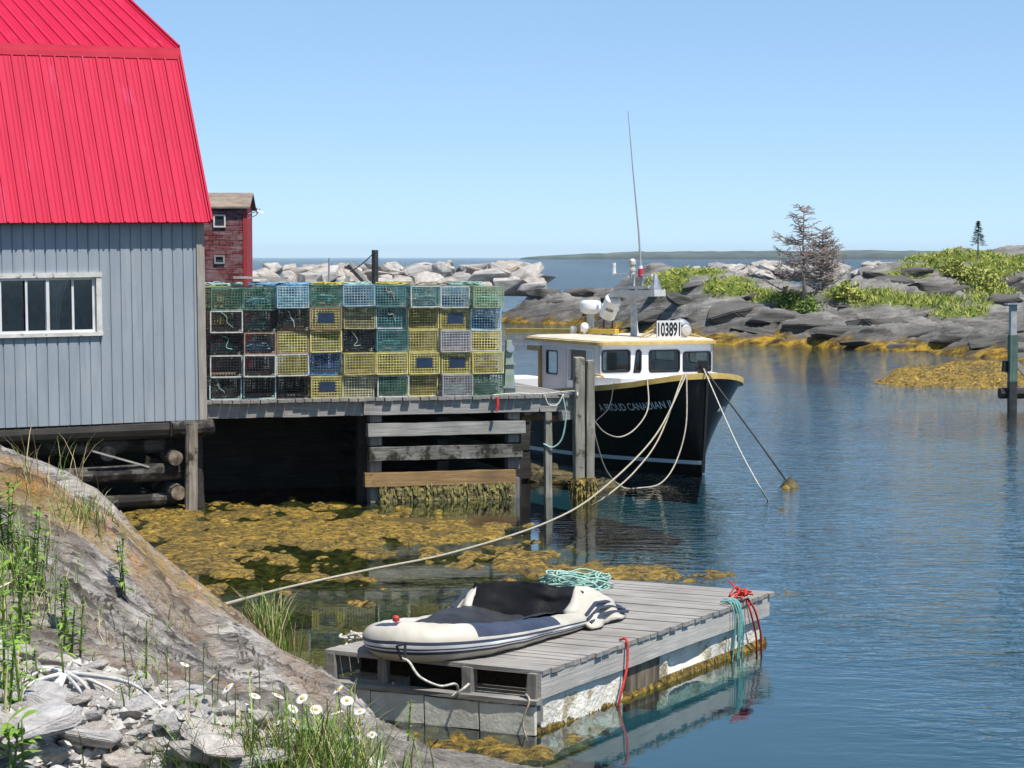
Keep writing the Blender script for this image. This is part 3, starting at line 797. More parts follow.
Z0, Z1 = 1.46, 4.80
wl, wr = -1.86, -.035   # filled below from the photographed window
a = loc_hit(-3, 300, SO, SZ, 1, 0); b = loc_hit(101, 300, SO, SZ, 1, 0); wl, wr = a.x, b.x
wb, wt = 2.92, 3.83
def siding_piece(mb, x0, x1, z0, z1):
    p = .172; pts = []; k = math.floor(x0/p) * p
    xs = [x0]; 
    while k < x1:
        for dx, dy in ((0,0),(.008,.018),(.020,.018),(.028,0)):
            x = k + dx
            if x0 < x < x1: pts.append((x, dy))
        k += p
    pts = [(x0, 0)] + pts + [(x1, 0)]
    vs = [(x, y, z0) for x, y in pts] + [(x, y, z1) for x, y in pts]; n = len(pts)
    mb.add(vs, [(i, i+1, n+i+1, n+i) for i in range(n-1)])
mb = MB(); L0 = -9.0
siding_piece(mb, L0, wl, Z0, Z1); siding_piece(mb, wr, 0, Z0, Z1); siding_piece(mb, wl, wr, wt, Z1); siding_piece(mb, wl, wr, Z0, wb)
mb.build('wall', siding, sh)
mb = MB()                                                     # gable ends, back, inner lining
prof = [(0,Z0),(10.4,Z0),(10.4,Z1),(8.95,7.5),(5.2,8.82),(1.45,7.5),(0.0,Z1)]
for x in (L0, -.004):
    mb.add([(x, y, z) for y, z in prof], [tuple(range(7))])
mb.add([(L0,10.4,Z0),(0,10.4,Z0),(0,10.4,Z1),(L0,10.4,Z1)], [(0,1,2,3)])
mb.add([(L0,.03,Z0),(0,.03,Z0),(0,10.3,Z0),(L0,10.3,Z0)], [(0,1,2,3)])
mb.build('gable_wall', siding, sh)
mb = MB(); mb.box((-.10,-.03,Z0-.05),(.03,.0,Z1-.05)); mb.box((.003,0,Z0-.05),(.028,.12,Z1-.05))
corner = wood('corner board wood', 'z', (.50,.46,.40), (.26,.23,.19), wear=((.55,.27,.05), 1.1, .62)); mb.build('corner_board', corner, sh)
def roof_panel(name, A, B, x0, x1, top=True):
    mb = MB(); A, B = Vector((0, *A)), Vector((0, *B)); d = (B-A).normalized(); nrm = Vector((0, -d.z, d.y)) * 1.0
    def P(x, p, h): return Vector((x, 0, 0)) + p + nrm*h
    x = x0; pts = []
    p = .232; k = 0
    xs = x1
    prof = []
    while xs > x0:
        prof += [(xs, 0), (xs-.010, .026), (xs-.036, .026), (xs-.046, 0)]
        for m in (.36, .66): prof += [(xs - p*m + .012, 0), (xs - p*m + .004, .007), (xs - p*m - .004, .007), (xs - p*m - .012, 0)]
        xs -= p
    n = len(prof)
    mb.add([P(x_, A, h) for x_, h in prof] + [P(x_, B, h) for x_, h in prof], [(i, n+i, n+i+1, i+1) for i in range(n-1)])
    mb.add([P(x1, A, -.002), P(x0, A, -.002), P(x0, A, -.03), P(x1, A, -.03)], [(0,1,2,3)])
    mb.add([P(x1, A, -.03), P(x0, A, -.03), P(x0, B, -.03), P(x1, B, -.03)], [(0,1,2,3)])
    mb.add([P(x1+.004, A, .03), P(x1+.004, B, .03), P(x1+.004, B, -.09), P(x1+.004, A, -.09)], [(0,1,2,3)])
    o = mb.build(name, red_roof, sh); return o
XR = .09
roof = roof_panel('roof', (-.20, 4.66), (1.45, 7.53), L0, XR)
up = roof_panel('upper_roof', (1.40, 7.56), (5.2, 8.92), L0, XR)
roof_panel('roof', (10.6, 4.56), (8.95, 7.53), L0, XR); roof_panel('upper_roof', (8.98, 7.56), (5.2, 8.92), L0, XR)
mb = MB(); mb.bar((L0,1.40,7.535),(XR+.02,1.40,7.535), .05, .085); mb.bar((L0,1.365,7.44),(XR+.02,1.365,7.44), .03, .10); mb.build('roof_trim', red_dark, sh)
mb = MB(); mb.bar((XR+.012,-.20,4.66+.02),(XR+.012,1.45,7.55), .035, .10); mb.bar((XR+.012,1.43,7.58),(XR+.012,5.2,8.95), .035, .10); mb.build('rake_trim', red_roof, sh)
# window
win = None
mb = MB(); fw = .075
mb.box((wl-.05,-.045,wt-.03),(wr+.05,.03,wt+.045)); mb.box((wl-.05,-.05,wb-.05),(wr+.05,.03,wb+.01)); mb.box((wl-.04,-.035,wb+.01),(wl+fw-.03,.03,wt-.03)); mb.box((wr-fw+.03,-.035,wb+.01),(wr+.04,.03,wt-.03))
win = mb.build('window', white_chip, sh)
mb = MB(); mid = (wl+wr)/2
for x0, x1, y in ((wl+.05, mid+.03, .0), (mid-.03, wr-.05, .035)):
    xm = (x0+x1)/2 + .04
    for a_, b_ in ((x0,x0+.05),(xm-.018,xm+.018),(x1-.05,x1)): mb.box((a_,y-.012,wb+.05),(b_,y+.02,wt-.07))
    mb.box((x0,y-.012,wb+.01),(x1,y+.02,wb+.05)); mb.box((x0,y-.012,wt-.07),(x1,y+.02,wt-.03))
mb.build('sash', white_paint, win)
mb = MB(); mb.add([(wl+.04,.06,wb),(wr-.04,.06,wb),(wr-.04,.06,wt-.03),(wl+.04,.06,wt-.03)], [(0,1,2,3)]); mb.build('pane', glass('shed glass', (.62,.66,.64)), win)
mb = MB(); n = 16
cx0, cx1 = mid+.05, mid+.42
vs = []
for zz in np.linspace(wb+.05, wt-.06, 12):
    f = (zz-wb)/(wt-wb)
    for i in range(n):
        k = i/(n-1); w = (cx1-cx0)*(.35 + .65*f**2)
        vs.append((cx0 + k*w + .05*(1-f), .14 + .03*math.sin(k*22), zz))
mb.add(vs, [(r_*n+i, r_*n+i+1, (r_+1)*n+i+1, (r_+1)*n+i) for r_ in range(11) for i in range(n-1)])
mb.build('curtain', M_('curtain cloth', (.62,.60,.55), (.5,.48,.44), rough=.9), win)
mb = MB(); mb.box((wl-.4,.05,wb-.5),(wl-.35,3,wt+.4)); mb.box((wr+.3,.05,wb-.5),(wr+.35,3,wt+.4)); mb.box((wl-.4,2.6,wb-.5),(wr+.3,2.65,wt+.4)); mb.build('inner_wall', M_('bare board', (.40,.36,.31), (.28,.25,.21), rough=.9), sh)

# logs the shed stands on
cr = thing('log_crib', 'dark log cribwork and beams carrying the grey shed above the shore', 'cribwork', SO, SZ)
def log(p, q, r, mat=log_wood, parent=cr, name='log'):
    mb = MB(); n = 10; P = [Vector(p).lerp(Vector(q), k/8) + Vector((0, rnd.uniform(-.01,.01), rnd.uniform(-.012,.012))) for k in range(9)]
    mb.tube(P, [r*rnd.uniform(.92,1.06) for _ in P], n, 0, caps=False)
    d = (Vector(q)-Vector(p)).normalized()
    for c, sgn in ((P[0], -1), (P[-1], 1)):
        a = d.cross(Vector((0,0,1))) if abs(d.z) < .9 else Vector((1,0,0)); a.normalize(); b = a.cross(d)
        vs = [c + d*sgn*.002 + a*math.cos(t_)*r*.98 + b*math.sin(t_)*r*.98 for t_ in np.linspace(0, 2*math.pi, 12, endpoint=False)]
        mb.add(vs, [tuple(range(12)) if sgn > 0 else tuple(range(12))[::-1]], 1)
    return mb.build(name, [mat, end_wood], parent, smooth=False)
log((-8,.12,1.26),(-.0,.12,1.32), .15, wood_dark); log((-6,.45,1.02),(-.45,.45,1.06), .14, log_wood)
log((-3.2,.15,.60),(-.35,.15,.62), .14); log((-2.6,.25,.17),(-.45,.2,.16), .12); log((-7,.3,.35),(-2.9,.3,.4), .15)
log((-.55,-.12,.86),(-.5,2.5,.90), .125); log((-.50,-.10,.30),(-.45,2.5,.3), .125); log((-1.55,.3,.93),(-1.5,2.5,.95), .13, wood_dark)
mb = MB(); mb.bar((-1.9,-.08,1.02),(-.95,.05,.72), .06, .03); mb.build('loose_board', wood_x, cr)
log((-.30,-.12,-.4),(-.27,-.10,1.42), .105, wood('shed post wood', 'z', (.46,.41,.34), (.13,.10,.07), wear=((.05,.04,.025), 2.2, .55)), name='post')
log((-.05,.3,-.4),(-.1,.3,1.3), .12, wood_dark, name='post')
log((-.6,.0,1.33),(.12,.02,1.34), .13, log_wood)

# ------------------------------------------------------------------ wharf
WO, WZ = Vector((-5.06, 37.15, 0)), R(16)
TOP = 1.76
wh = thing('wharf', 'weathered timber wharf with crib front loaded with lobster traps', 'wharf', WO, WZ)
EL = loc_hit(577, 398, WO, WZ, 1, 0).x
mb = MB(); x = .0; DEP = 6.6
while x < EL - .05:
    w = rnd.uniform(.135, .16); mb.bar((x+w/2, -.07+rnd.uniform(-.05,.04), TOP-.028+rnd.uniform(-.004,.004)), (x+w/2, DEP, TOP-.028), w-.008, .052); x += w + .006
mb.build('deck', wood_y, wh)
X1 = loc_hit(362, 410, WO, WZ, 1, .1).x
def beam(name, x0, x1, z0, z1, y=.1, th=.2, mat=wood_x, jit=.006): 
    mb = MB(); mb.bar((x0, y+th/2, (z0+z1)/2), (x1, y+th/2, (z0+z1)/2), th, z1-z0, seg=10, jit=jit); return mb.build(name, mat, wh)
beam('fascia_beam', .02, X1, TOP-.30, TOP-.06, .03); beam('fascia_beam', X1+.01, EL, TOP-.29, TOP-.058, -.01)
def zat(px, py, y=.1): return loc_hit(px, py, WO, WZ, 1, y)
for (px0, px1, yt, yb, m, nm) in ((367,524,423,436,wood_x,'crib_beam'),(368,521,446.5,460,wood_moss,'crib_beam'),(364,514,472,486,wood_warm,'crib_beam')):
    a, b = zat(px0, yt), zat(px1, yb-2); zt = zat((px0+px1)/2, (yt*2-2)/2).z; zb = zat((px0+px1)/2, yb-1.5).z
    beam(nm, a.x, b.x, zb, zt, -.01, .2, m)
    for k in range(3): log_y = a.x + .25 + k*(b.x-a.x-.5)/2; 
xc0, xc1 = zat(376, 450).x, zat(514, 450).x
for xx in (xc0, xc1):
    for za, zb in ((1.46,1.36),(1.08,.97),(.72,.52),(.28,-.3)):                       # chocks between the beams
        mb = MB(); mb.bar((xx, .22, za+.06), (xx, .22, zb-.02), .20, .24, seg=2, jit=.008); mb.build('chock', wood_z, wh)
    mb = MB(); mb.bar((xx+(.12 if xx > 3.5 else -.16), .45, -.5), (xx+(.12 if xx > 3.5 else -.16), .45, 1.5), .17, .17, seg=6, jit=.01); mb.build('post', wood_dark, wh)
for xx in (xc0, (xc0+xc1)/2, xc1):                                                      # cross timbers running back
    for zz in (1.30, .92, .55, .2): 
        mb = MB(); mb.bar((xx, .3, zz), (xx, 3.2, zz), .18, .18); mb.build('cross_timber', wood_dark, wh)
mb = MB()
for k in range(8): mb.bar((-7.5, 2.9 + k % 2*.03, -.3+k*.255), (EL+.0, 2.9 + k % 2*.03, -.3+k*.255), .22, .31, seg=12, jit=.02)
mb.build('light_block', wood_dark, wh)  # dark log wall added at the back to stop light showing through
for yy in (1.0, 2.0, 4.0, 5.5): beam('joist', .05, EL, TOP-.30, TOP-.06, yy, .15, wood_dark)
pz_mat = wood('piling wood', 'z', (.46,.43,.36), (.17,.155,.12), wear=((.06,.05,.03), 2.6, .58))
for (px0, px1, yt, yoff, yb) in ((574, 584, 357, -.10, 492), (585.5, 594, 360, -.14, 493)):
    a = loc_hit((px0+px1)/2, yt, WO, WZ, 1, yoff); w = (px1-px0)/2280*39.0
    mb = MB(); mb.bar((a.x, yoff, -.22), (a.x+rnd.uniform(-.01,.01), yoff, a.z), w, w, seg=10, jit=.007); bevel(mb.build('piling', pz_mat, wh), .015)
collar = M_('weed collar', (.34,.24,.05), (.06,.045,.015), rough=.7, scale=12, lo=.4, hi=.6, bump=.02, bscale=30)
def weed_collar(x, y, r, z1):
    mb = MB()
    for k in range(150):
        a = rnd.uniform(0, 6.28); z = rnd.uniform(.05, z1); d = Vector((math.cos(a), math.sin(a), 0)); t_ = Vector((-d.y, d.x, 0))*.02; p = Vector((x, y, z)) + d*r*rnd.uniform(.95,1.15)
        e = p + d*rnd.uniform(.0,.05) - Vector((0,0,rnd.uniform(.06,.16))); mb.add([p-t_, p+t_, e+t_*.6, e-t_*.6], [(0,1,2,3)])
    mb.tube([(x,y,-.3),(x,y,z1*.5),(x,y,z1)], [r*1.15,r*1.08,r*.98], 8, jit=.06); mb.build('weed_collar', collar, wh)
for px, yoff in ((579,-.10),(589.7,-.14)):
    a = loc_hit(px, 470, WO, WZ, 1, yoff); weed_collar(a.x, yoff, .115, .34)
for px0, px1, yt in ((545,551,412),):
    a = loc_hit((px0+px1)/2, yt, WO, WZ, 1, .05); mb = MB(); mb.bar((a.x, .05, -.6), (a.x, .05, a.z), .115, .115, seg=8, jit=.006); mb.build('piling', pz_mat, wh)
a = loc_hit(560, 414, WO, WZ, 1, .0); b = loc_hit(582, 414, WO, WZ, 1, .0)
mb = MB(); mb.bar((a.x, .02, 1.40), (b.x+.08, .02, 1.40), .16, .15, seg=3, jit=.006); mb.build('pile_cap', wood_x, wh)
for px in (531, 566):
    a = loc_hit(px, 420, WO, WZ, 1, .5); mb = MB(); mb.bar((a.x-.25, .55, 1.30), (a.x+.28, .5, 1.36), .10, .09, seg=3, jit=.006); mb.build('brace', wood_warm, wh)
# weed hanging on the lowest timbers
wm = weed_material('hanging rockweed')
mb = MB(); x0, x1 = zat(378, 495).x, zat(512, 495).x
for k in range(1500):
    x = rnd.uniform(x0, x1); z = rnd.uniform(.02, .34); l = rnd.uniform(.08,.2); y = .02 + rnd.uniform(-.02,.06) + (.34-z)*-.08
    mb.add([(x-.01,y,z),(x+.01,y,z),(x+.012+rnd.uniform(-.03,.03),y-.05,z-l),(x-.008,y-.04,z-l)], [(0,1,2,3)])
mb.box((x0, .06, -.3), (x1, .25, .33))
hw = mb.build('hanging_weed', M_('olive rockweed', (.26,.22,.06), (.06,.05,.018), rough=.7, scale=14, lo=.4, hi=.6), wh)
# weedy stones at the foot of the pilings
FOOT = [hull_rock(300+k, 22, .55, .08) for k in range(4)]
wet = M_('weedy wet stone', (.13,.10,.035), (.025,.022,.012), rough=.7, scale=4, bump=.03, bscale=14)
for me in FOOT: me.materials.append(wet)
for k, (px, py, s) in enumerate(((528,478,.55),(540,482,.7),(556,481,.8),(572,485,.7),(530,470,.4),(548,473,.5),(590,490,.55),(610,489,.4),(577,489,.5),(584,491,.45),(598,492,.5))):
    p = Pz(px, py, 0); boulder((p.x, p.y+.3, .02), s, 'weed covered stone at the foot of the wharf pilings', 'weedy stones under the wharf', 'shore_stone', FOOT)

# ------------------------------------------------------------------ lobster traps
TW, TD, TH = .545, 1.02, .362
def cage_mesh():
    mb = MB(); r = .0085
    def wire(p, q, w=r): mb.bar(p, q, w, w, caps=False)
    nx, nz, ny = 11, 8, 20
    for y in (0, TD):
        ww = .0105 if y == 0 else .006
        for i in range(1, nx): wire((-TW/2+TW*i/nx, y, 0), (-TW/2+TW*i/nx, y, TH), ww)
        for k in range(1, nz): wire((-TW/2, y, TH*k/nz), (TW/2, y, TH*k/nz), ww)
    for x in (-TW/2, TW/2):
        for j in range(1, ny): wire((x, TD*j/ny, 0), (x, TD*j/ny, TH), .0045)
        for k in range(1, nz): wire((x, 0, TH*k/nz), (x, TD, TH*k/nz), .0045)
    for z in (0, TH):
        for i in range(1, nx): wire((-TW/2+TW*i/nx, 0, z), (-TW/2+TW*i/nx, TD, z), .005)
        for j in range(1, ny): wire((-TW/2, TD*j/ny, z), (TW/2, TD*j/ny, z), .005)
    return mb
def edge_mesh():
    mb = MB(); w = .02
    for y in (0, TD):
        for z in (.008, TH-.008): mb.bar((-TW/2, y, z), (TW/2, y, z), w, w)
        for x in (-TW/2+.008, TW/2-.008): mb.bar((x, y, 0), (x, y, TH), w, w)
    for x in (-TW/2+.008, TW/2-.008):
        for z in (.008, TH-.008): mb.bar((x, 0, z), (x, TD, z), w*.8, w*.8)
    return mb
def net_mesh():
    mb = MB(); n = 12
    for y0, y1 in ((.34, .52), (.72, .62)):
        for k in range(n):
            a0 = 2*math.pi*k/n
            for dr in (1, -1):
                a1 = a0 + dr*.5
                p = Vector((math.cos(a0)*TW*.48, y0, TH/2 + math.sin(a0)*TH*.47)); q = Vector((math.cos(a1)*.07, y1, TH/2 + math.sin(a1)*.06))
                mb.bar(p, q, .005, .005, caps=False)
        for f in (.2,.4,.6,.8):
            pts = [Vector((math.cos(a)*(TW*.48*(1-f)+.07*f), y0+(y1-y0)*f, TH/2+math.sin(a)*(TH*.47*(1-f)+.06*f))) for a in np.linspace(0, 2*math.pi, 13)]
            for a, b in zip(pts, pts[1:]): mb.bar(a, b, .005, .005, caps=False)
    return mb
def trap_rope(seed):
    q = random.Random(seed*7+1); mb = MB(); x = q.uniform(-.2,.05); pts = [(x, -.014, TH*q.uniform(.8,1))]
    for k in range(4): pts.append((x + q.uniform(.01,.05)*(k+1), -.018-q.uniform(0,.01), TH*(.8-.2*k)+q.uniform(-.05,.05)))
    mb.tube(catmull(pts, 6), q.choice((.005,.0065,.008)), 5)
    return mb
def inside_rope(seed):
    q = random.Random(seed); mb = MB(); pts = []
    for k in range(46):
        a = k*.75; r_ = .15 + q.uniform(-.04,.05); pts.append((math.cos(a)*r_*1.3 + q.uniform(-.03,.03), .24+math.sin(a)*r_*.9, .03 + k*.0036 + q.uniform(-.01,.01)))
    mb.tube(catmull(pts, 3), .012, 5, caps=False); return mb
CC = {'black':((.015,.016,.017),(.03,.03,.03)), 'yellow':((.64,.56,.19),(.46,.40,.14)), 'olive':((.54,.50,.26),(.38,.36,.19)), 'blue':((.10,.20,.38),(.06,.13,.26)), 'light blue':((.36,.50,.56),(.20,.36,.46)),
      'green':((.10,.22,.16),(.05,.12,.09)), 'teal':((.13,.30,.30),(.07,.18,.19)), 'grey':((.50,.48,.50),(.36,.35,.37)), 'pale yellow':((.58,.56,.34),(.45,.43,.26)), 'pale green':((.34,.44,.26),(.24,.34,.20))}
wire_m = {k: M_(k + ' trap wire', a, b, rough=.5, scale=5, lo=.42, hi=.58, rand=.55, speck=((.34,.35,.28,1), 7, .60)) for k, (a, b) in CC.items()}
edge_m = {'white': M_('white trap edge', (.62,.62,.58), (.40,.42,.38), rough=.7, scale=12), 'rust': M_('brown trap edge', (.40,.26,.17), (.25,.17,.12), rough=.8, scale=12), 'mint': M_('pale teal trap edge', (.42,.56,.52), (.28,.42,.40), rough=.7, scale=12), 'same': None}
cm, em, nm_, = cage_mesh(), edge_mesh(), net_mesh()
cages = {k: cm.mesh('wire_cage', wire_m[k]) for k in CC}
edges = {}
for k in CC: edges[k] = em.mesh('edge_frame', wire_m[k])
for k in ('white','rust','mint'): edges[k] = em.mesh('edge_frame', edge_m[k])
net_m = [nm_.mesh('entrance_net', m) for m in (M_('dark netting', (.025,.045,.05), (.015,.02,.022), rough=.9), M_('pale netting', (.30,.32,.30), (.18,.2,.2), rough=.9), rope_teal)]
ropes = [trap_rope(k).mesh('tie_rope', m, True) for k, m in enumerate((rope_white, rope_mint, rope_white, rope_tan, rope_white, rope_mint)*3)]
coils = [inside_rope(k).mesh('rope_coil', m, True) for k, m in enumerate((rope_tan, rope_teal, rope_dark, rope_blue, rope_mint, rope_dark))]
mb = MB(); mb.box((-.135,-.012,.11),(.135,-.004,.275)); vent_me = mb.mesh('escape_vent', M_('blue escape panel', (.02,.04,.085), (.012,.025,.05), rough=.4, scale=6))
mb = MB()
for x in (-.2, 0, .2): mb.bar((x, .02, .02), (x, TD-.02, .02), .05, .022)
mb.bar((-.22,.25,.05),(.22,.25,.05), .09, .05); run_me = mb.mesh('runner', M_('oak lath', (.36,.25,.16), (.2,.14,.09), rough=.9))
mb = MB(); mb.box((-.17,.06,.02),(.17,.12,.14)); plank_me = mb.mesh('board', M_('orange board', (.50,.30,.17), (.40,.24,.14), rough=.8))
# rows from the bottom up, stacks from the shed outwards: colour, edge, extras
ROWS = [
 ['black/mint/r','black/mint/r','black/same/','yellow/same/v','pale yellow/same/','green/white/','yellow/same/','grey/same/','green/same/c'],
 ['black/white/','black/white/','yellow/white/','blue/same/','yellow/same/','yellow/same/','yellow/same/v','yellow/same/v','yellow/same/c'],
 ['black/same/r','black/rust/r','yellow/rust/','yellow/same/','black/same/r','teal/same/','yellow/same/','grey/same/r','yellow/white/c'],
 ['black/white/r','black/same/','black/same/br','yellow/rust/vr','olive/same/r','teal/white/r','yellow/same/','yellow/same/v','light blue/same/c'],
 ['green/same/r','green/same/rc','light blue/same/c','green/same/c','light blue/same/c','teal/same/rc','teal/white/c','light blue/white/c','pale green/same/c'],
]
LIFT = [.004,.004,.012,.018,.018,.016,.012,.008,.008]
ORD = ['first','second','third','fourth','fifth','sixth','seventh','eighth','ninth']
ROWN = ['bottom row','second lowest row','middle row','second highest row','top row']
GT = 'lobster traps stacked on the wharf'
xa, xb = zat(209.5, 395, .12).x, zat(502.5, 395, .12).x
PIT = (xb-xa)/9
def trap(x, y, z, spec, label, yaw=0.0, full=True, group=GT):
    c, e, ex = spec.split('/')
    p = WO + Matrix.Rotation(WZ, 3, 'Z') @ Vector((x, y, z))
    label = label.replace('yellow and brown edged wire trap with blue panel', 'brown edged yellow trap with blue panel')
    th = thing('lobster_trap', label, 'lobster trap', p, WZ + yaw, group)
    link_mesh('wire_cage', cages[c], th); link_mesh('edge_frame', edges[c if e == 'same' else e], th)
    k = rnd.randrange(6)
    if full:
        link_mesh('entrance_net', net_m[0 if c in ('black','green','teal') else rnd.choice((0,1,2))], th)
        link_mesh('runner', run_me, th)
        if 'c' in ex or rnd.random() < .35: link_mesh('rope_coil', coils[k], th)
        if 'r' in ex and rnd.random() < .65: link_mesh('tie_rope', ropes[rnd.randrange(18)], th)
        if 'v' in ex: link_mesh('escape_vent', vent_me, th)
        if 'b' in ex: link_mesh('board', plank_me, th)
    th.scale = (PIT/TW*.97, 1, 1); th.rotation_euler.y = rnd.uniform(-.012,.012); return th
for r_, row in enumerate(ROWS):
    for c_, spec in enumerate(row):
        c, e, ex = spec.split('/')
        d = c + (' and white edged' if e == 'white' else ' and brown edged' if e == 'rust' else ' and pale teal edged' if e == 'mint' else '')
        extra = ' with blue panel' if 'v' in ex else ' with orange board' if 'b' in ex else ''
        trap(xa + PIT*(c_+.5) + rnd.uniform(-.026,.026), .10 + rnd.uniform(-.11,.09), TOP + r_*(TH+LIFT[c_]) + (rnd.uniform(0,.006) if r_ else 0), spec,
             f"{d} wire trap{extra}, {ROWN[r_]}, {ORD[c_]} stack from the grey shed", rnd.uniform(-.07,.07))
cols = list(CC)
for r_ in range(5):  # second row added, mostly black, to block the bright sea behind the wires
    for c_ in range(9):
        trap(xa + PIT*(c_+.5) + rnd.uniform(-.03,.03), 1.32 + rnd.uniform(-.05,.05), TOP + r_*(TH+.006), rnd.choice(('black','black','teal','green','black','yellow','black'))+'/same/',
             'wire lobster trap in the row added as dark backing behind the front traps', rnd.uniform(-.04,.04), full=False, group='traps in the hidden second row')
TZ = TOP + 5*(TH+.010)
def tangle(name, px, d, m, label, sx=.45, sy=.4, h=.10, n=60, r=.014, z=None, seed=1, cat='rope', org=None, group=None):
    q = random.Random(seed); pts = []
    for k in range(n):
        a = k*.8 + q.uniform(-.3,.3); rr_ = q.uniform(.5, 1)
        pts.append((math.cos(a)*sx*rr_, math.sin(a)*sy*rr_, r + q.random()**1.5*h))
    mb = MB(); mb.tube(catmull(pts, 4), r, 5)
    o = mb.build(name, m, None, org, True); return tag(o, label, cat, group)
def on_stack(c_, y=.5): return WO + Matrix.Rotation(WZ, 3, 'Z') @ Vector((xa + PIT*(c_+.5), y, TZ+.003))
for k, (c_, m, lab) in enumerate(((.1, rope_mint, 'pale green rope heaped on the trap stack nearest the grey shed'), (1.3, rope_blue, 'blue rope heaped on the second trap stack from the shed'), (2.2, rope_blue, 'blue rope tangle lying on the light blue trap'), (3.2, rope_yellow, 'yellow rope heaped on the fourth trap stack'),
        (4.0, rope_mint, 'pale rope lying on the fifth trap stack'), (5.2, rope_yellow, 'yellow rope lying on the sixth trap stack'), (6.4, rope_tan, 'tan rope lying on the seventh trap stack'), (7.5, rope_mint, 'mint rope lying on the trap stack second from the boat'))):
    tangle('rope', 0, 0, m, lab, .33, .48, .05, 46, .009, seed=20+k, org=on_stack(c_), group='ropes heaped on the traps')
p = on_stack(.2, .15); q = on_stack(1.9, .3); mb = MB(); mb.bar((0,0,.14), (q-p)+Vector((0,0,.13)), .12, .035, seg=5, jit=.004); tag(mb.build('plank', wood_x, None, p), 'grey plank lying across the tops of the traps by the shed', 'plank')

# poles behind the traps
def pole(name, px, yt, yb, d, w, m, label, top_px=None, cat='pole'):
    a = W(px, yb, d); b = W(top_px if top_px is not None else px, yt, d); mb = MB(); mb.tube([Vector(), (b-a)*.5, b-a], [w/2]*3, 8); return tag(mb.build(name, m, None, a), label, cat)
pole('mooring_pole', 375, 250, 330, 44.5, .13, M_('tarred pole', (.05,.05,.055), (.02,.02,.022), rough=.7), 'dark upright pole rising behind the middle of the trap stacks')
pole('leaning_timber', 375, 264, 292, 45.2, .14, wood_z, 'pale squared timber leaning against the dark pole behind the traps', 349)
pole('iron_rod', 329, 258, 310, 45, .035, steel, 'thin grey rod standing behind the left trap stacks')
def rope(pts, r, m, label, name='mooring_line', n=10, cat='rope', group=None):
    P = catmull(pts, n); o0 = P[0]; mb = MB(); mb.tube([p - o0 for p in P], r, 6, caps=True)
    return tag(mb.build(name, m, None, o0, True), label, cat, group)
rope([W(350,272,44.5), W(362,264,44.5), W(375,252,44.4)], .012, rope_dark, 'thin dark line running from the dark pole down left', 'stay_line')
# deck clutter at the wharf corner
hz = thing('trap_hauler', 'pale green painted hauler stand on the wharf deck beside the traps', 'hauler', loc_hit(509, 394, WO, WZ, 1, .5) and (WO + Matrix.Rotation(WZ,3,'Z') @ Vector((loc_hit(509,394,WO,WZ,1,.4).x, .4, TOP))), WZ)
gm = M_('pale green paint', (.36,.44,.36), (.22,.28,.22), rough=.6, scale=5)
mb = MB(); mb.add([(-.10,-.06,0),(.10,-.06,0),(.10,.06,0),(-.10,.06,0),(-.05,-.05,.92),(.04,-.05,.92),(.04,.05,.92),(-.05,.05,.92)], [(0,3,2,1),(4,5,6,7),(0,1,5,4),(1,2,6,5),(2,3,7,6),(3,0,4,7)]); mb.build('stand', gm, hz)
mb = MB(); mb.box((-.14,-.10,.10),(.13,.10,.14)); mb.box((-.09,-.09,.5),(.10,.09,.53)); mb.build('plate', steel, hz)
mb = MB(); mb.lathe((.0,-.07,.78), [(.001,0),(.07,0),(.07,.03),(.001,.03)], 14, M=Matrix.Rotation(R(90),3,'X')); mb.build('sheave', steel, hz)

# ------------------------------------------------------------------ red shed far behind
RO, RZ = W(246.5, 290, 75), R(3.6)
RO = Vector((RO.x, RO.y, 0))
rs = thing('fish_store', 'small weathered dark red shingled store with brown roof behind the traps', 'shed', RO, RZ)
t = NT('red shingle'); v = t.coord((1,1,1)); bt = t.n('ShaderNodeTexBrick'); mp = t.n('ShaderNodeMapping'); mp.inputs['Rotation'].default_value = (R(90),0,0); t.l(v, mp.inputs[0]); t.l(mp.outputs[0], bt.inputs['Vector'])
bt.inputs['Scale'].default_value = 1; bt.inputs['Brick Width'].default_value = .22; bt.inputs['Row Height'].default_value = .16; bt.inputs['Mortar Size'].default_value = .018
bt.inputs['Color1'].default_value = (.16,.030,.032,1); bt.inputs['Color2'].default_value = (.22,.055,.055,1); bt.inputs['Mortar'].default_value = (.07,.025,.025,1)
n = t.noise(v, 1.2, 6, .75); n2 = t.noise(t.coord((.6,1,6)), 3, 5)
col = t.mix(t.ramp(t.math('MULTIPLY', t.math('ADD', n, n2), .5), [(.47, (0,0,0)), (.60, (.75,.75,.75))]), bt.outputs['Color'], (.30,.24,.23))
t.principled(col, .9, t.bump(bt.outputs['Fac'], -.02), spec=.15); shingle = t.mat
bright_red = M_('bright red board', (.42,.035,.035), (.30,.025,.028), rough=.75, scale=3)
W0 = -2.6; EV = 5.72; RG = 6.15; DP = 4.0
mb = MB(); mb.add([(W0,0,0),(0,0,0),(0,0,EV),(W0,0,EV)], [(0,1,2,3)]); mb.build('wall', shingle, rs)
mb = MB(); mb.add([(0,0,0),(0,DP,0),(0,DP,EV),(0,DP/2,RG),(0,0,EV)], [(0,1,2,3,4)]); mb.add([(W0,0,0),(W0,DP,0),(W0,DP,EV),(W0,DP/2,RG),(W0,0,EV)], [(4,3,2,1,0)]); mb.add([(W0,DP,0),(0,DP,0),(0,DP,EV),(W0,DP,EV)], [(0,1,2,3)]); mb.build('gable_wall', bright_red, rs)
mb = MB(); mb.box((-.10,-.025,0),(.025,-.002,EV)); mb.box((.002,-.002,0),(.026,.12,EV)); mb.build('corner_board', bright_red, rs)
mb = MB(); rt = .06
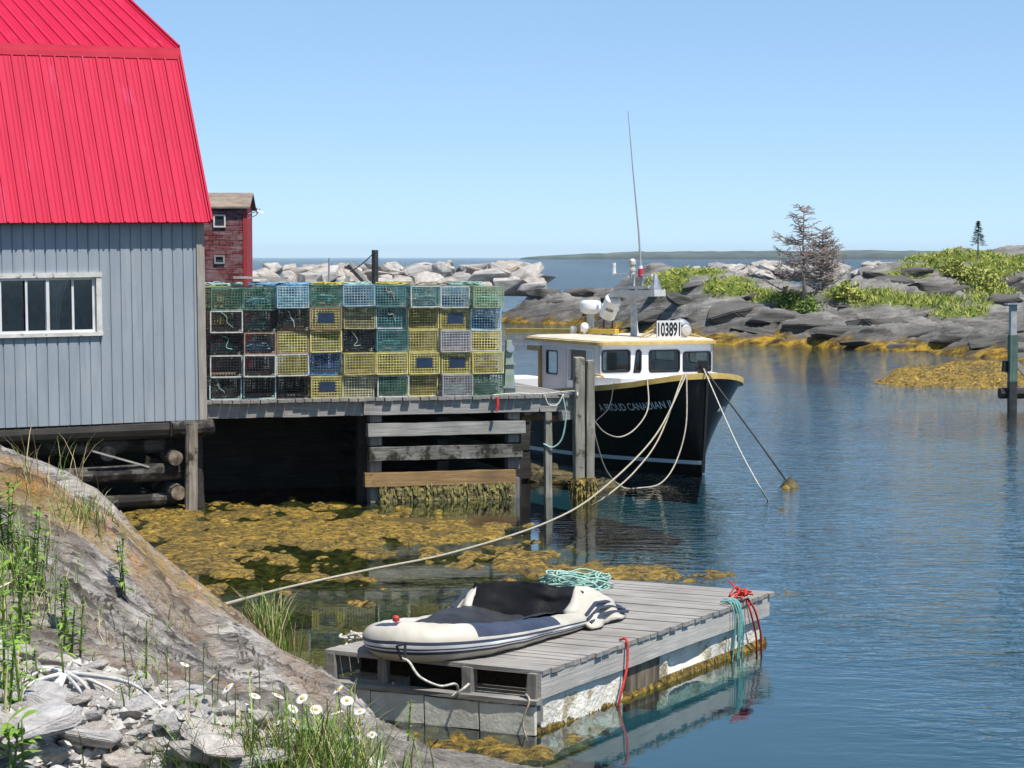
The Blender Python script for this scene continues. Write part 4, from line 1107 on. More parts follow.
for y0, y1, z0, z1 in ((-.15, DP/2, EV-.03, RG+.05), (DP+.15, DP/2, EV-.03, RG+.05)):
    mb.add([(W0-.1,y0,z0),(.14,y0,z0),(.14,y1,z1),(W0-.1,y1,z1),(W0-.1,y0,z0+rt),(.14,y0,z0+rt),(.14,y1,z1+rt),(W0-.1,y1,z1+rt)], [(0,1,2,3),(4,5,6,7),(0,1,5,4),(1,2,6,5),(3,0,4,7)])
fix_normals(mb.build('roof', M_('brown roof felt', (.30,.235,.18), (.19,.15,.115), rough=.9, scale=2.5), rs))
for px, py in ((219.5, 221), (219.5, 259.5)):
    c = loc_hit(px, py, RO, RZ, 1, 0); mb = MB(); u, v_ = .20, .21
    if py > 240: u, v_ = .17, .14
    mp_ = lambda a, b, w: (c.x+a, -w, c.z+b)
    ring(mb, [(-u,-v_),(u,-v_),(u,v_),(-u,v_)], [(-u+.05,-v_+.05),(u-.05,-v_+.05),(u-.05,v_-.05),(-u+.05,v_-.05)], -.01, .05, mp_)
    wf = fix_normals(mb.build('window', white_chip if py < 240 else wood_x, rs)); mb = MB(); mb.add([mp_(a,b,.012) for a, b in ((-u+.05,-v_+.05),(u-.05,-v_+.05),(u-.05,v_-.05),(-u+.05,v_-.05))], [(0,1,2,3)])
    mb.build('pane', M_('dark pane', (.05,.055,.06), (.03,.035,.04), rough=.08), wf)
mb = MB(); br = loc_hit(254, 211, RO, RZ, 1, 1.0); mb.tube([(0,.6,5.5),(.35,.6,5.62),(.55,.6,5.55)], .02, 6); mb.tube([(0,.9,5.35),(.3,.9,5.5),(.42,.9,5.7)], .018, 6); mb.tube([(.33,.6,5.5),(.33,.6,5.72)], .025, 6); mb.build('lamp_bracket', steel, rs)
# ------------------------------------------------------------------ fishing boat
BO, BZ = Vector((3.67, 42.9, 0)), R(-65)
bt_ = thing('fishing_boat', 'black hulled fishing boat with white wheelhouse moored bow out beside the wharf', 'boat', BO, BZ)
BL = 11.0
def zs(a): return float(np.interp(a, [0,.3,.7,1.2,2,3,4.5,6,11], [1.88,1.80,1.71,1.64,1.56,1.47,1.32,1.22,1.15]))
def bs(a):
    if a <= 0: return 0.0
    return 1.72*(1 - max(0, 1-a/3.2)**2.25)**(1/2.25) if a < 3.2 else 1.72 - .012*(a-3.2)
def bw(a): return float(np.interp(a, [0,.3,.6,1,1.5,2,3,4,5,7,11], [0,.13,.27,.46,.70,.92,1.22,1.38,1.46,1.5,1.46]))
def hull(a, z, side, out=0.0):
    s = zs(a)
    if z >= 0:
        t_ = min(z/s, 1.05); y = bw(a) + (bs(a)-bw(a))*t_**1.35; dx = .15*(1-t_)
    else: y = bw(a)*(1+z*.7); dx = .15 - z*.35
    y = y + out if a > .02 else out*.5
    return Vector((-(a + dx*math.exp(-a*1.2)) + out*math.exp(-a*2), side*y, z))
ST = [0,.03,.08,.15,.25,.38,.55,.75,1,1.3,1.7,2.2,2.8,3.5,4.5,6,8,10,BL]
HT = [-.6,-.3,0,.12,.25,.4,.55,.7,.85,1.0]
mb = MB(); nH = len(HT)
for side in (-1, 1):
    b0 = len(mb.v)
    vs = [hull(a, (h*zs(a) if h > 0 else h), side) for a in ST for h in HT]
    fs = [(i*nH+j, (i+1)*nH+j, (i+1)*nH+j+1, i*nH+j+1) for i in range(len(ST)-1) for j in range(nH-1)]
    mb.add(vs, fs if side < 0 else [f[::-1] for f in fs])
tr = [hull(BL, (h*zs(BL) if h > 0 else h), -1) for h in HT] + [hull(BL, (h*zs(BL) if h > 0 else h), 1) for h in HT][::-1]
mb.add(tr, [tuple(range(len(tr)))])
hull_o = mb.build('hull', black_gloss, bt_, smooth=True)
mb = MB()                                                      # boot stripe
for side in (-1, 1):
    AA = list(np.linspace(.0, .6, 10)) + list(np.linspace(.75, BL, 40))
    n = len(AA); vs = [hull(a, z, side, o) for o in (.008,) for z in (.17+0,.245) for a in AA]
    mb.add(vs, [(i, i+1, n+i+1, n+i) for i in range(n-1)])
mb.build('boot_stripe', white_gel, bt_)
def rail(name, z0, z1, o0, o1, mat, a1=BL):
    mb = MB(); AA = list(np.linspace(0, .6, 14)) + list(np.linspace(.7, 3.2, 22)) + list(np.linspace(3.6, a1, 16))
    loop = [(a, 1) for a in AA[::-1]] + [(a, -1) for a in AA[1:]]
    vs = []
    for a, sd in loop:
        s = zs(a); p = hull(a, s, sd, 0); nx = Vector((math.exp(-a*2.2), sd*(1-math.exp(-a*5)), 0))
        for o, z in ((o0,z0),(o1,z0),(o1,z1),(o0,z1)): vs.append(p + nx*o + Vector((0,0,z)))
    fs = []
    for i in range(len(loop)-1):
        for k in range(4): fs.append((4*i+k, 4*i+(k+1)%4, 4*i+4+(k+1)%4, 4*i+4+k))
    mb.add(vs, fs); return fix_normals(mb.build(name, mat, bt_))
rail('gunwale', -.07, .035, -.12, .04, yellow_trim)
mb = MB(); AA = ST[1:]
vs = [hull(a, zs(a)-.02, sd) * 1.0 for a in AA for sd in (-1, 1)]
mb.add(vs, [(2*i, 2*i+1, 2*i+3, 2*i+2) for i in range(len(AA)-1) if AA[i] < 4.4])
mb.build('foredeck', white_gel, bt_)
mb = MB(); vs = [Vector((-a, sd*(bs(a)-.08), .55)) for a in (4.4, 6, 8, 10.95) for sd in (-1, 1)]
mb.add(vs, [(2*i, 2*i+1, 2*i+3, 2*i+2) for i in range(3)]); mb.build('work_deck', hide_grey, bt_)
# low trunk in front of the house
mb = MB(); out = [(-.75, y) for y in (-.45, .45)]
loop = [(-.72,.0),(-.78,-.42),(-1.0,-.82),(-1.35,-1.12),(-2.0,-1.28),(-2.3,-1.28),(-2.3,1.28),(-2.0,1.28),(-1.35,1.12),(-1.0,.82),(-.78,.42)]
n = len(loop); zt = 1.83
vs = [(x, y, 1.3) for x, y in loop] + [(x, y, zt-.06) for x, y in loop] + [(x-.05 if x > -2.2 else x, y*.95, zt) for x, y in loop]
fs = []
for k in range(2): fs += [(k*n+i, k*n+(i+1)%n, (k+1)*n+(i+1)%n, (k+1)*n+i) for i in range(n)]
mb.add(vs, fs + [tuple(2*n+i for i in range(n))]); fix_normals(mb.build('trunk_cabin', white_gel, bt_))
# wheelhouse
XF = -2.0
yS = loc_hit(600, 360, BO, BZ, 0, XF).y; yP = loc_hit(712.5, 360, BO, BZ, 0, XF).y
ZR = loc_hit(660, 344, BO, BZ, 0, XF).z
XA = loc_hit(542, 360, BO, BZ, 1, yS).x
ZB = 1.35
def front_uv(px, py): p = loc_hit(px, py, BO, BZ, 0, XF); return p.y, p.z
def side_uv(px, py): p = loc_hit(px, py, BO, BZ, 1, yS); return p.x, p.z
def win_rect(f, px0, py0, px1, py1, r=.07):
    a, b = f(px0, py1), f(px1, py0); return rrect(min(a[0],b[0]), min(a[1],b[1]), max(a[0],b[0]), max(a[1],b[1]), r)
def inset(lp, d):
    cx = sum(p[0] for p in lp)/len(lp); cy = sum(p[1] for p in lp)/len(lp)
    wx_ = max(p[0] for p in lp)-cx; wy_ = max(p[1] for p in lp)-cy
    return [(cx+(x-cx)*(1-d/wx_), cy+(y-cy)*(1-d/wy_)) for x, y in lp]
mpF = lambda u, v, w: (XF+w, u, v)
mpS = lambda u, v, w: (u, yS-w, v)
mpP = lambda u, v, w: (u, yP+w, v)
fw_ = [win_rect(front_uv, *q) for q in ((601.5,349.5,630.5,373),(648.5,349.5,680,372.8),(682.5,351,711,373))]
c0 = front_uv(633, 373); c1 = front_uv(641.5, 349.5); sk = (c1[0]-c0[0])
nar = [(c0[0]-.0, c0[1]), (c1[0]-.03, c0[1]), (c1[0], c0[1]+.06), (c1[0], c1[1]-.05), (c1[0]-.04, c1[1]), (c0[0]+.09, c1[1]), (c0[0]+.06, c1[1]-.04)]
panel('wheelhouse', [(yS,ZB),(yP,ZB),(yP,ZR),(yS,ZR)], fw_ + [nar], -.05, mpF, white_gel, bt_)
sw = win_rect(side_uv, 546.5, 350.5, 558, 373.5, .06)
dA, dB = side_uv(568, 380), side_uv(594, 349.5)
door = [(dA[0], 1.62), (dB[0], 1.62), (dB[0], dB[1]), (dA[0], dB[1])]
panel('wheelhouse', [(XF,ZB),(XF,ZR),(XA,ZR),(XA,ZB)], [sw, door], -.05, mpS, white_gel, bt_)
pw = [rrect(XF-.95, sw[0][1]-.2, XF-.15, ZR-.12, .07), rrect(XA+.2, sw[0][1]-.2, XA+1.1, ZR-.12, .07)]
panel('wheelhouse', [(XF,ZB),(XF,ZR),(XA,ZR),(XA,ZB)], pw, -.05, mpP, white_gel, bt_)
bp = M_('grey instrument', (.10,.11,.12), (.05,.05,.06), rough=.5)
for lps, mp_, in ((fw_ + [nar], mpF), ([sw], mpS), (pw, mpP)):
    for lp in lps:
        mb = MB(); ring(mb, lp, inset(lp, .028), -.012, .014, mp_); fr_ = fix_normals(mb.build('window', black_mat, bt_))
        mb = MB(); mb.add([mp_(u, v, -.015) for u, v in inset(lp, .012)], [tuple(range(len(lp)))]); mb.build('pane', pane_mat, fr_)
mb = MB(); ring(mb, door, inset(door, .03), -.05, .02, mpS); fix_normals(mb.build('door_frame', white_gel, bt_))
pink = M_('shaded gelcoat', (.68,.63,.63), (.60,.55,.56), rough=.4, scale=2)
a0, a1 = side_uv(542.5, 400)[0], side_uv(566.5, 400)[0]
panel('shade_panel', [(a0-.0,ZB+.01),(a1,ZB+.01),(a1,ZR-.10),(a0,ZR-.10)], [inset(sw, -.012)], .008, lambda u, v, w: (u, yS-.004-w, v), pink, bt_)  # pinkish sheet over the white wall, painting its shadowed tone
mb = MB(); a0 = side_uv(541.5, 390)[0]; mb.bar((a0-.02, yS-.02, ZB), (a0-.02, yS-.02, ZR-.1), .07, .07); mb.bar((a0-.6, yS-.02, ZR-.16), (a0, yS-.02, ZR-.16), .05, .10); mb.build('corner_post', M_('ochre trim', (.46,.30,.10), (.36,.23,.08), rough=.5), bt_)
# roof with yellow edge
def roof_slab(x0, x1, y0, y1, z, th, name, mat):
    mb = MB(); lp = rrect(min(x0,x1), y0, max(x0,x1), y1, .14, 4); n = len(lp)
    cx, cy = (x0+x1)/2, (y0+y1)/2
    mb.add([(x, y, z) for x, y in lp] + [(x, y, z+th) for x, y in lp] + [(cx+(x-cx)*.9, cy+(y-cy)*.9, z+th+.035) for x, y in lp],
           [(i,(i+1)%n,n+(i+1)%n,n+i) for i in range(n)] + [(n+i,n+(i+1)%n,2*n+(i+1)%n,2*n+i) for i in range(n)] + [tuple(range(n))[::-1], tuple(2*n+i for i in range(n))])
    return mb.build(name, mat, bt_)
roof_slab(XF+.10, XA-.75, yS-.08, yP+.08, ZR-.005, .055, 'cabin_roof', yellow_trim)
roof_slab(XF+.06, XA-.70, yS-.04, yP+.04, ZR+.055, .02, 'roof_top', M_('roof gelcoat', (.66,.60,.48), (.52,.47,.36), rough=.6, scale=2))
mb = MB(); mb.box((XA+.1,-.8,ZB),(XA+.15,-.3,ZR-.1)); mb.box((XA+.05,.2,ZB),(XA+.1,yP-.05,ZR-.05)); mb.build('aft_bulkhead', white_gel, bt_)
mb = MB(); mb.box((XF-.5,yS+.3,1.7),(XF-.06,yP-.3,1.88)); mb.box((XF-.42,-.2,1.88),(XF-.2,.1,2.02)); mb.build('console', bp, bt_)
RT = ZR + .085
def roof_pt(px, py, z=None):
    """a spot above the roof's centreline plane"""
    return loc_hit(px, py, BO, BZ, 1, 0.1)
def rp(px, py, y=.1): return loc_hit(px, py, BO, BZ, 1, y)
# radar post and dome
p0, p1 = rp(590.5, 337), rp(590.5, 313)
mb = MB(); mb.tube([p0 - Vector((0,0,.12)), p1], .075, 12); mb.lathe((p0.x, p0.y, RT-.03), [(.001,0),(.12,0),(.12,.05),(.001,.05)], 12)
post = mb.build('radar_post', M_('mast paint', (.50,.53,.55), (.40,.42,.44), rough=.4), bt_, smooth=False)
mb = MB(); r_ = .225; mb.lathe(p1, [(.001,-.02),(.12,-.02),(r_*.9,.03),(r_,.09),(r_,.12),(r_*1.0,.13),(r_*1.0,.19),(r_*.92,.245),(r_*.6,.265),(.001,.27)], 24); mb.build('radar_dome', white_gel, bt_, smooth=True)
# life raft canister
c0, c1 = rp(607, 316.5, .25), rp(613.5, 298.5, .25); ax = (c1-c0).normalized(); cc = (c0+c1)/2; L_ = (c1-c0).length/2
mb = MB(); mb.tube([cc-ax*L_*1.02, cc-ax*L_*.94, cc-ax*L_*.1, cc-ax*L_*.08, cc+ax*L_*.08, cc+ax*L_*.1, cc+ax*L_*.94, cc+ax*L_*1.02], [.13,.165,.175,.182,.182,.175,.165,.13], 20); can = mb.build('raft_canister', white_gel, bt_, smooth=False)
mb = MB(); perp = Vector((math.cos(R(65)), math.sin(R(65)), 0))
view = to_local((0,0,CAMZ), BO, BZ) - cc; view -= ax*view.dot(ax); view.normalize(); lat = ax.cross(view)
for k in range(7):
    an = (-3+k)*.13; p = cc + ax*.05 + (view*math.cos(an) + lat*math.sin(an))*.186
    mb.bar(p - ax*.035, p + ax*(.035 if k % 2 else .02), .012, .004, up=tuple(view))
mb.build('lettering', black_mat, can)
mb = MB(); mb.bar(c0 + Vector((.05,-.1,.02)), Vector((c0.x+.05, c0.y-.1, RT-.04)), .03, .03); mb.bar(c0 + Vector((-.02,.15,.05)), Vector((c0.x-.02, c0.y+.15, RT-.04)), .06, .03); mb.build('raft_cradle', M_('rusty steel', (.16,.10,.07), (.08,.05,.04), rough=.8), bt_)
# mast with crosstrees, lights and whip antenna
m0, m1, m2 = rp(635, 338, .3), rp(632.5, 297, .3), rp(632.3, 262, .3)
mb = MB(); mb.tube([Vector((m0.x, m0.y, RT-.04)), m0.lerp(m1,.2), m1], [.11,.075,.06], 10); mb.tube([Vector((m0.x-.1, m0.y+.02, RT-.03)), m1 - Vector((.05,0,.1))], .03, 8); mb.tube([m1, m2-Vector((0,0,.08))], .055, 10); mast = mb.build('mast', M_('pale mast paint', (.60,.60,.58), (.36,.36,.35), rough=.6, scale=9), bt_)
A, B = rp(614.5, 294, .3), rp(660, 293, .3)
mb = MB(); mb.bar(A, B, .25, .13); pl = rp(618.5,288,.3), rp(652,287,.3); mb.bar(pl[0], pl[1], .18, .06); mb.build('crosstree', M_('grey white paint', (.62,.62,.60), (.48,.48,.46), rough=.6, scale=5), bt_)
A2, B2 = rp(613.5, 274.5, .3), rp(652, 275.5, .3)
mb = MB(); mb.bar(A2, B2, .05, .045); mb.tube([A2+Vector((.02,0,0)), A2+Vector((.02,0,.18))], [.05,.035], 8); mb.tube([A2+Vector((.02,0,.18)), A2+Vector((.02,0,.24))], [.045,.04], 8); mb.build('antenna_bar', white_paint, bt_)
mb = MB(); mb.lathe(m2-Vector((0,0,.18)), [(.001,0),(.07,0),(.07,.05),(.055,.06),(.055,.12),(.075,.13),(.075,.2),(.05,.24),(.001,.25)], 12); mb.build('mast_light', M_('lamp lens', (.62,.58,.52), (.5,.45,.4), rough=.3), bt_)
w0, w1, w2 = rp(641.5, 289, .3), rp(639, 235, .3), rp(628, 111, .3)
mb = MB(); mb.tube([w0, rp(640.5,265,.3), w1], [.03,.028,.02], 6); mb.tube([w1, rp(633,170,.3), w2], [.022,.016,.009], 6); mb.build('whip_antenna', M_('antenna grey', (.36,.36,.38), (.3,.3,.32), rough=.5), bt_)
mb = MB(); mb.tube([rp(641,277,.3), rp(640.6,269,.3)], .055, 10, 0); mb.tube([rp(640.6,269,.3), rp(640.4,266,.3)], .045, 10, 1); mb.build('antenna_base', [M_('red sleeve', (.55,.03,.06), rough=.5), white_paint], bt_)
rr0 = rp(655.5, 290, .3); mb = MB(); mb.lathe(rr0, [(.13,0),(.12,.05),(.07,.2),(.03,.31),(.001,.33)], 8); mb.build('radar_reflector', steel, bt_)
# roof clutter
for px, py, r in ((573.5,330,.085),(584.5,327,.09)):
    p = rp(px, py, -.2); mb = MB(); mb.lathe((p.x,p.y,p.z), [(.001,-r*1.1),(r*.8,-r),(r,-.0),(r*.85,r*.6),(r*.5,r*.95),(.001,r*1.05)], 14); mb.tube([(p.x,p.y,RT-.05),(p.x,p.y,p.z-r*.8)], .03, 8); mb.build('deck_lamp' if px < 580 else 'compass_dome', M_('lamp shell', (.50,.50,.49), (.3,.3,.3), rough=.4) if px < 580 else white_gel, bt_, smooth=True)
A, B = rp(507, 330.5, -.05), rp(617, 331.5, -.05)
mb = MB(); mb.bar(A, B, .10, .10, seg=1); mb.tube([Vector((A.x+.05,A.y,A.z-.04)), Vector((A.x+.05,A.y,A.z-.2))], .02, 6); bevel(mb.build('boom', yellow_beam, bt_), .01)
mb = MB(); pA = A.lerp(B, .45); pB = A.lerp(B, .95)
for p in (pA, pB): mb.bar((p.x, p.y, RT-.06), (p.x, p.y, p.z-.04), .05, .05)
mb.build('boom_rest', steel, bt_)
bl, br_ = rp(657, 329, -.25), rp(682.5, 330, -.25)
zt_, zb_ = rp(669, 320, -.25).z, rp(669, 338.5, -.25).z
# registration board stands across the roof facing forward
xb_ = XF - .25
q0 = loc_hit(657, 338.5, BO, BZ, 0, xb_); q1 = loc_hit(681, 338.5, BO, BZ, 0, xb_); q2 = loc_hit(669, 320.5, BO, BZ, 0, xb_)
mb = MB(); mb.box((xb_-.03, q0.y, q0.z), (xb_, q1.y, q2.z)); board = mb.build('registration_board', M_('board white', (.72,.72,.70), (.6,.6,.58), rough=.5, scale=4), bt_)
vs, fs = text_mesh('103891', 1.0, .62, .03)
xs_ = [v.x for v in vs]; ys_ = [v.y for v in vs]; wv, hv = max(xs_)-min(xs_), max(ys_)-min(ys_)
bw_, bh_ = (q1.y-q0.y)*.92, (q2.z-q0.z)*.80
mb = MB(); mb.add([(xb_+.004, q0.y+(q1.y-q0.y)*.04+(v.x-min(xs_))/wv*bw_, q0.z+(q2.z-q0.z)*.10+(v.y-min(ys_))/hv*bh_) for v in vs], fs); mb.build('number', black_mat, board)
c = loc_hit(686.5, 330.5, BO, BZ, 0, xb_); mb = MB(); Rm = Matrix.Rotation(R(90), 3, 'Y')
mb.lathe((c.x, c.y, c.z), [(.001,-.10),(.09,-.09),(.115,0),(.10,.012),(.001,.02)], 18, M=Rm); mb.tube([(c.x-.04,c.y,RT-.05),(c.x-.04,c.y,c.z-.08)], .035, 8); mb.build('search_light', M_('lamp housing', (.58,.54,.48), (.46,.42,.36), rough=.4), bt_, smooth=False)
mb = MB(); a, b = loc_hit(640,337,BO,BZ,0,xb_-.1), loc_hit(657,328,BO,BZ,0,xb_-.1); mb.tube([a,b], .022, 6); mb.tube([a+Vector((0,.08,-.02)), b+Vector((0,.05,-.06))], .018, 6)
a, b = loc_hit(690,334,BO,BZ,0,xb_), loc_hit(712,342,BO,BZ,0,xb_); mb.tube([a,a.lerp(b,.5)+Vector((0,0,.02)),b], .02, 6); mb.build('gaff_pole', M_('bare spar', (.50,.38,.22), (.36,.27,.15), rough=.7), bt_)
p = rp(680, 318, .9); mb = MB(); mb.lathe((p.x,p.y,p.z-.14), [(.2,0),(.19,.04),(.1,.11),(.001,.14)], 12); mb.tube([(p.x,p.y,RT-.04),(p.x,p.y,p.z-.1)], .03, 6); mb.build('vent_cowl', steel, bt_)
# bow bitt, hand rail, side vent, deck box
mb = MB(); z0_ = zs(.1); mb.bar((-.16, 0, z0_-.1), (-.16, 0, z0_+.30), .15, .15); mb.bar((-.16,-.17,z0_+.16),(-.16,.17,z0_+.16), .05, .05); bevel(mb.build('bow_bitt', black_mat, bt_), .012)
mb = MB(); mb.bar(hull(.0, .02, 1, .012), hull(.0, zs(0)+.02, 1, .012), .05, .05, up=(1,0,0)); mb.build('stem', M_('stem rubber', (.02,.02,.022), rough=.4), bt_)
a, b = loc_hit(598, 376, BO, BZ, 1, yS-.1), loc_hit(609, 376, BO, BZ, 1, yS-.1); mb = MB(); mb.tube([(XF-.9,yS-.06,1.78),(XF-.85,yS-.1,1.84),(XF-.1,yS-.1,1.84),(XF+.15,yS-.02,1.80),(XF+.2,yS+.05,1.70)], .022, 6); mb.build('hand_rail', yellow_trim, bt_, smooth=True)
a = loc_hit(597, 382.5, BO, BZ, 1, yS); mb = MB(); mb.box((a.x-.12, yS-.02, a.z-.045), (a.x+.12, yS-.003, a.z+.045)); mb.build('side_vent', black_mat, bt_)
bx = loc_hit(522, 388, BO, BZ, 1, -.6); mb = MB(); mb.box((bx.x-.6, -1.1, .55), (bx.x+.35, -.2, bx.z+.25)); bevel(mb.build('bait_box', white_gel, bt_), .03)
bx = loc_hit(518, 384, BO, BZ, 1, .3)
# name on both bows
def name_on(side, a_start, a_len, z, h, body='A PROUD CANADIAN II'):
    vs, fs = text_mesh(body, 1.0); x0 = min(v.x for v in vs); wdt = max(v.x for v in vs)-x0; hgt = max(v.y for v in vs)
    # measure along the plank line so that letters keep their width on the curving bow
    AA = np.linspace(0, 7, 700); P = [hull(a, z, side, .008) for a in AA]; L = np.r_[0, np.cumsum([(P[i+1]-P[i]).length for i in range(699)])]
    s0 = float(np.interp(a_start, AA, L)); out = []
    for v in vs:
        k = (v.x-x0)/wdt
        s = s0 - k*a_len if side < 0 else s0 + k*a_len   # reads towards the bow to starboard, away from it to port
        a = float(np.interp(s, L, AA)); out.append(hull(a, z + (zs(a)-zs(a_start))*.6 + v.y/hgt*h, side, .009))
    mb = MB(); mb.add(out, fs); return mb.build('name_lettering', M_('silver lettering', (.86,.86,.86), (.78,.78,.78), rough=.45), hull_o)
best = None
def hull_px(a, z, side):
    p = hull(a, z, side); c, s_ = math.cos(BZ), math.sin(BZ); w_ = Vector((p.x*c-p.y*s_, p.x*s_+p.y*c, p.z))+BO; return proj(w_.x, w_.y, w_.z)
def a_for_px(px, z, side, lo=.05, hi=6):
    return min(np.linspace(lo, hi, 300), key=lambda a: abs(hull_px(a, z, side)[0]-px))
aL, aR = a_for_px(597, 1.30, -1), a_for_px(671, 1.34, -1)
AA = np.linspace(aR, aL, 200); PP = [hull(a, 1.25, -1) for a in AA]; arc = sum((PP[i+1]-PP[i]).length for i in range(199))
name_on(-1, aL, arc, 1.13, .14)
name_on(1, a_for_px(719, 1.3, 1, .05, .8), 2.1, 1.17, .11)
mb = MB(); mb.lathe((0,0,0), [(.001,0),(.025,0)], 6)
# ------------------------------------------------------------------ mooring lines
def bow(px, py): 
    a = a_for_px(px, 1.55, -1); p = hull(a, zs(a)+.04, -1, .02); c, s_ = math.cos(BZ), math.sin(BZ); return Vector((p.x*c-p.y*s_, p.x*s_+p.y*c, p.z))+BO
pil = WO + Matrix.Rotation(WZ,3,'Z') @ Vector((loc_hit(590,420,WO,WZ,1,-.22).x, -.24, 1.3))
sh_end = ledge_hit(219, 606)
rope([bow(691,0), W(655,436,40.5), W(600,491,36.5), W(548,522,33), W(455,552,29), W(368,570,26.2), W(290,587,24.3), sh_end], .016, rope_tan, 'long tan mooring line from the boat bow to the rock ledge on the left shore')
rope([bow(689,0), W(660,436,41), W(636,470,39), W(608,495,37.5), Pz(580,513,-.15)], .0145, rope_tan, 'tan mooring line from the bow slanting into the water below the pilings')
rope([bow(655,0), W(648,408,41.5), W(636,428,40.8), W(620,437,40.2), W(604,432,39.6), W(592,418,39.1)], .013, rope_tan, 'white line drooping between the boat gunwale and the top of the piling')
rope([bow(620,0), W(609,407,40.6), W(596,421,39.4)], .010, rope_dark, 'thin dark line from the gunwale down to the piling')
rope([bow(697,0), W(686,425,42.2), W(676,462,41.8), W(661,483,41.0), Pz(640,488,.02), Pz(622,487,.02), W(606,470,39.8), W(596,440,39.3), W(592,418,39.1)], .014, rope_tan, 'slack line hanging from the bow through the water up to the piling')
bb = BO + Matrix.Rotation(BZ,3,'Z') @ Vector((-.14, 0, zs(.1)+.16))
rope([bb, W(735,440,40), W(757,482,37.8), Pz(771,505,-.1)], .013, rope_white, 'pale anchor line from the bow down into the open water')
rope([bb, W(741,418,41.5), W(768,455,40.8), Pz(790,486,.0)], .017, rope_dark, 'dark anchor line from the bow to the weedy lump in the water')
p = Pz(790, 487, 0); mb = MB(); mb.lathe((0,0,-.05), [(.22,0),(.16,.08),(.09,.16),(.03,.22),(.001,.24)], 10); tag(mb.build('mooring_lump', wet, None, p), 'dark weedy lump where the dark anchor line meets the water', 'mooring')
def WL(x, y, z): return WO + Matrix.Rotation(WZ,3,'Z') @ Vector((x, y, z))
a = loc_hit(512,392,WO,WZ,1,-.05).x
rope([WL(EL-1.5,-.02,TOP+.01), WL(EL-1.1,-.03,TOP+.03), WL(EL-.6,.0,TOP+.015), WL(EL-.1,-.15,TOP+.06), WL(EL-.05,-.2,TOP-.02)], .014, rope_white, 'white line lying along the wharf deck edge by the pilings')
rope([WL(EL-.62,-.13,TOP), WL(EL-.55,-.14,TOP-.16), WL(EL-.4,-.14,TOP-.17), WL(EL-.28,-.13,TOP+.01)], .014, rope_white, 'short white loop drooping over the wharf deck edge')
rope([WL(EL-.30,-.13,TOP), WL(EL-.24,-.13,TOP-.35), WL(EL-.30,-.1,TOP-.75), WL(EL-.45,-.05,TOP-.9), WL(EL-.6,.0,TOP-.84)], .016, rope_mint, 'pale rope end hanging below the wharf deck near the short piling')
rope([WL(EL-1.45,-.13,TOP-.02), WL(EL-1.45,-.14,TOP-.16), WL(EL-1.47,-.14,TOP-.26)], .03, rope_red, 'short red rag hanging from the wharf edge near the crib', 'rag', cat='rag')

# ------------------------------------------------------------------ swimming float
FZ = .55
Fp, Rp, Lp = Pz(541, 671, FZ), Pz(769, 592.5, FZ), Pz(328, 649, FZ)
fx = Rp - Fp; FLEN = fx.length; FRZ = math.atan2(fx.y, fx.x); FO = Vector((Fp.x, Fp.y, 0))
FW = to_local(Lp, FO, FRZ).y
fl = thing('float', 'weathered wooden float with white foam sides moored near the rocks', 'float', FO, FRZ)
mb = MB(); x = 0.0; k = 0
deck_y = wood('silvered deck wood', 'y', (.47,.44,.40), (.20,.185,.165), wear=((.26,.20,.12), 2.0, .66))
while x < FLEN - .05:
    w = rnd.uniform(.135,.15); z = FZ-.02+rnd.uniform(-.004,.004); e0, e1 = rnd.uniform(-.015,.01), FW+rnd.uniform(-.015,.015)
    mb.bar((x+w/2, e0-.02, z), (x+w/2, e1, z+rnd.uniform(-.004,.004)), w-.006, .04, seg=4, jit=.0025); x += w+.006
mb.build('deck', deck_y, fl)
plank_x = wood('float side plank', 'x', (.66,.63,.58), (.36,.335,.30), wear=((.14,.12,.10), 2.4, .64))
def fbar(name, p, q, w, h, m, seg=8, jit=.006, par=fl):
    mb = MB(); mb.bar(p, q, w, h, seg=seg, jit=jit); return mb.build(name, m, par)
fbar('side_plank', (0,.02,.41), (FLEN,.02,.41), .05, .215, plank_x); fbar('side_plank', (0,FW-.04,.41), (FLEN,FW-.04,.41), .05, .2, plank_x)
fbar('end_plank', (FLEN-.03,.03,.41), (FLEN-.03,FW-.05,.41), .05, .2, wood_y)
for x in (.9, 1.8, 2.7, 3.6, 4.4): fbar('joist', (x,.06,.42), (x,FW-.08,.42), .06, .18, wood_dark)
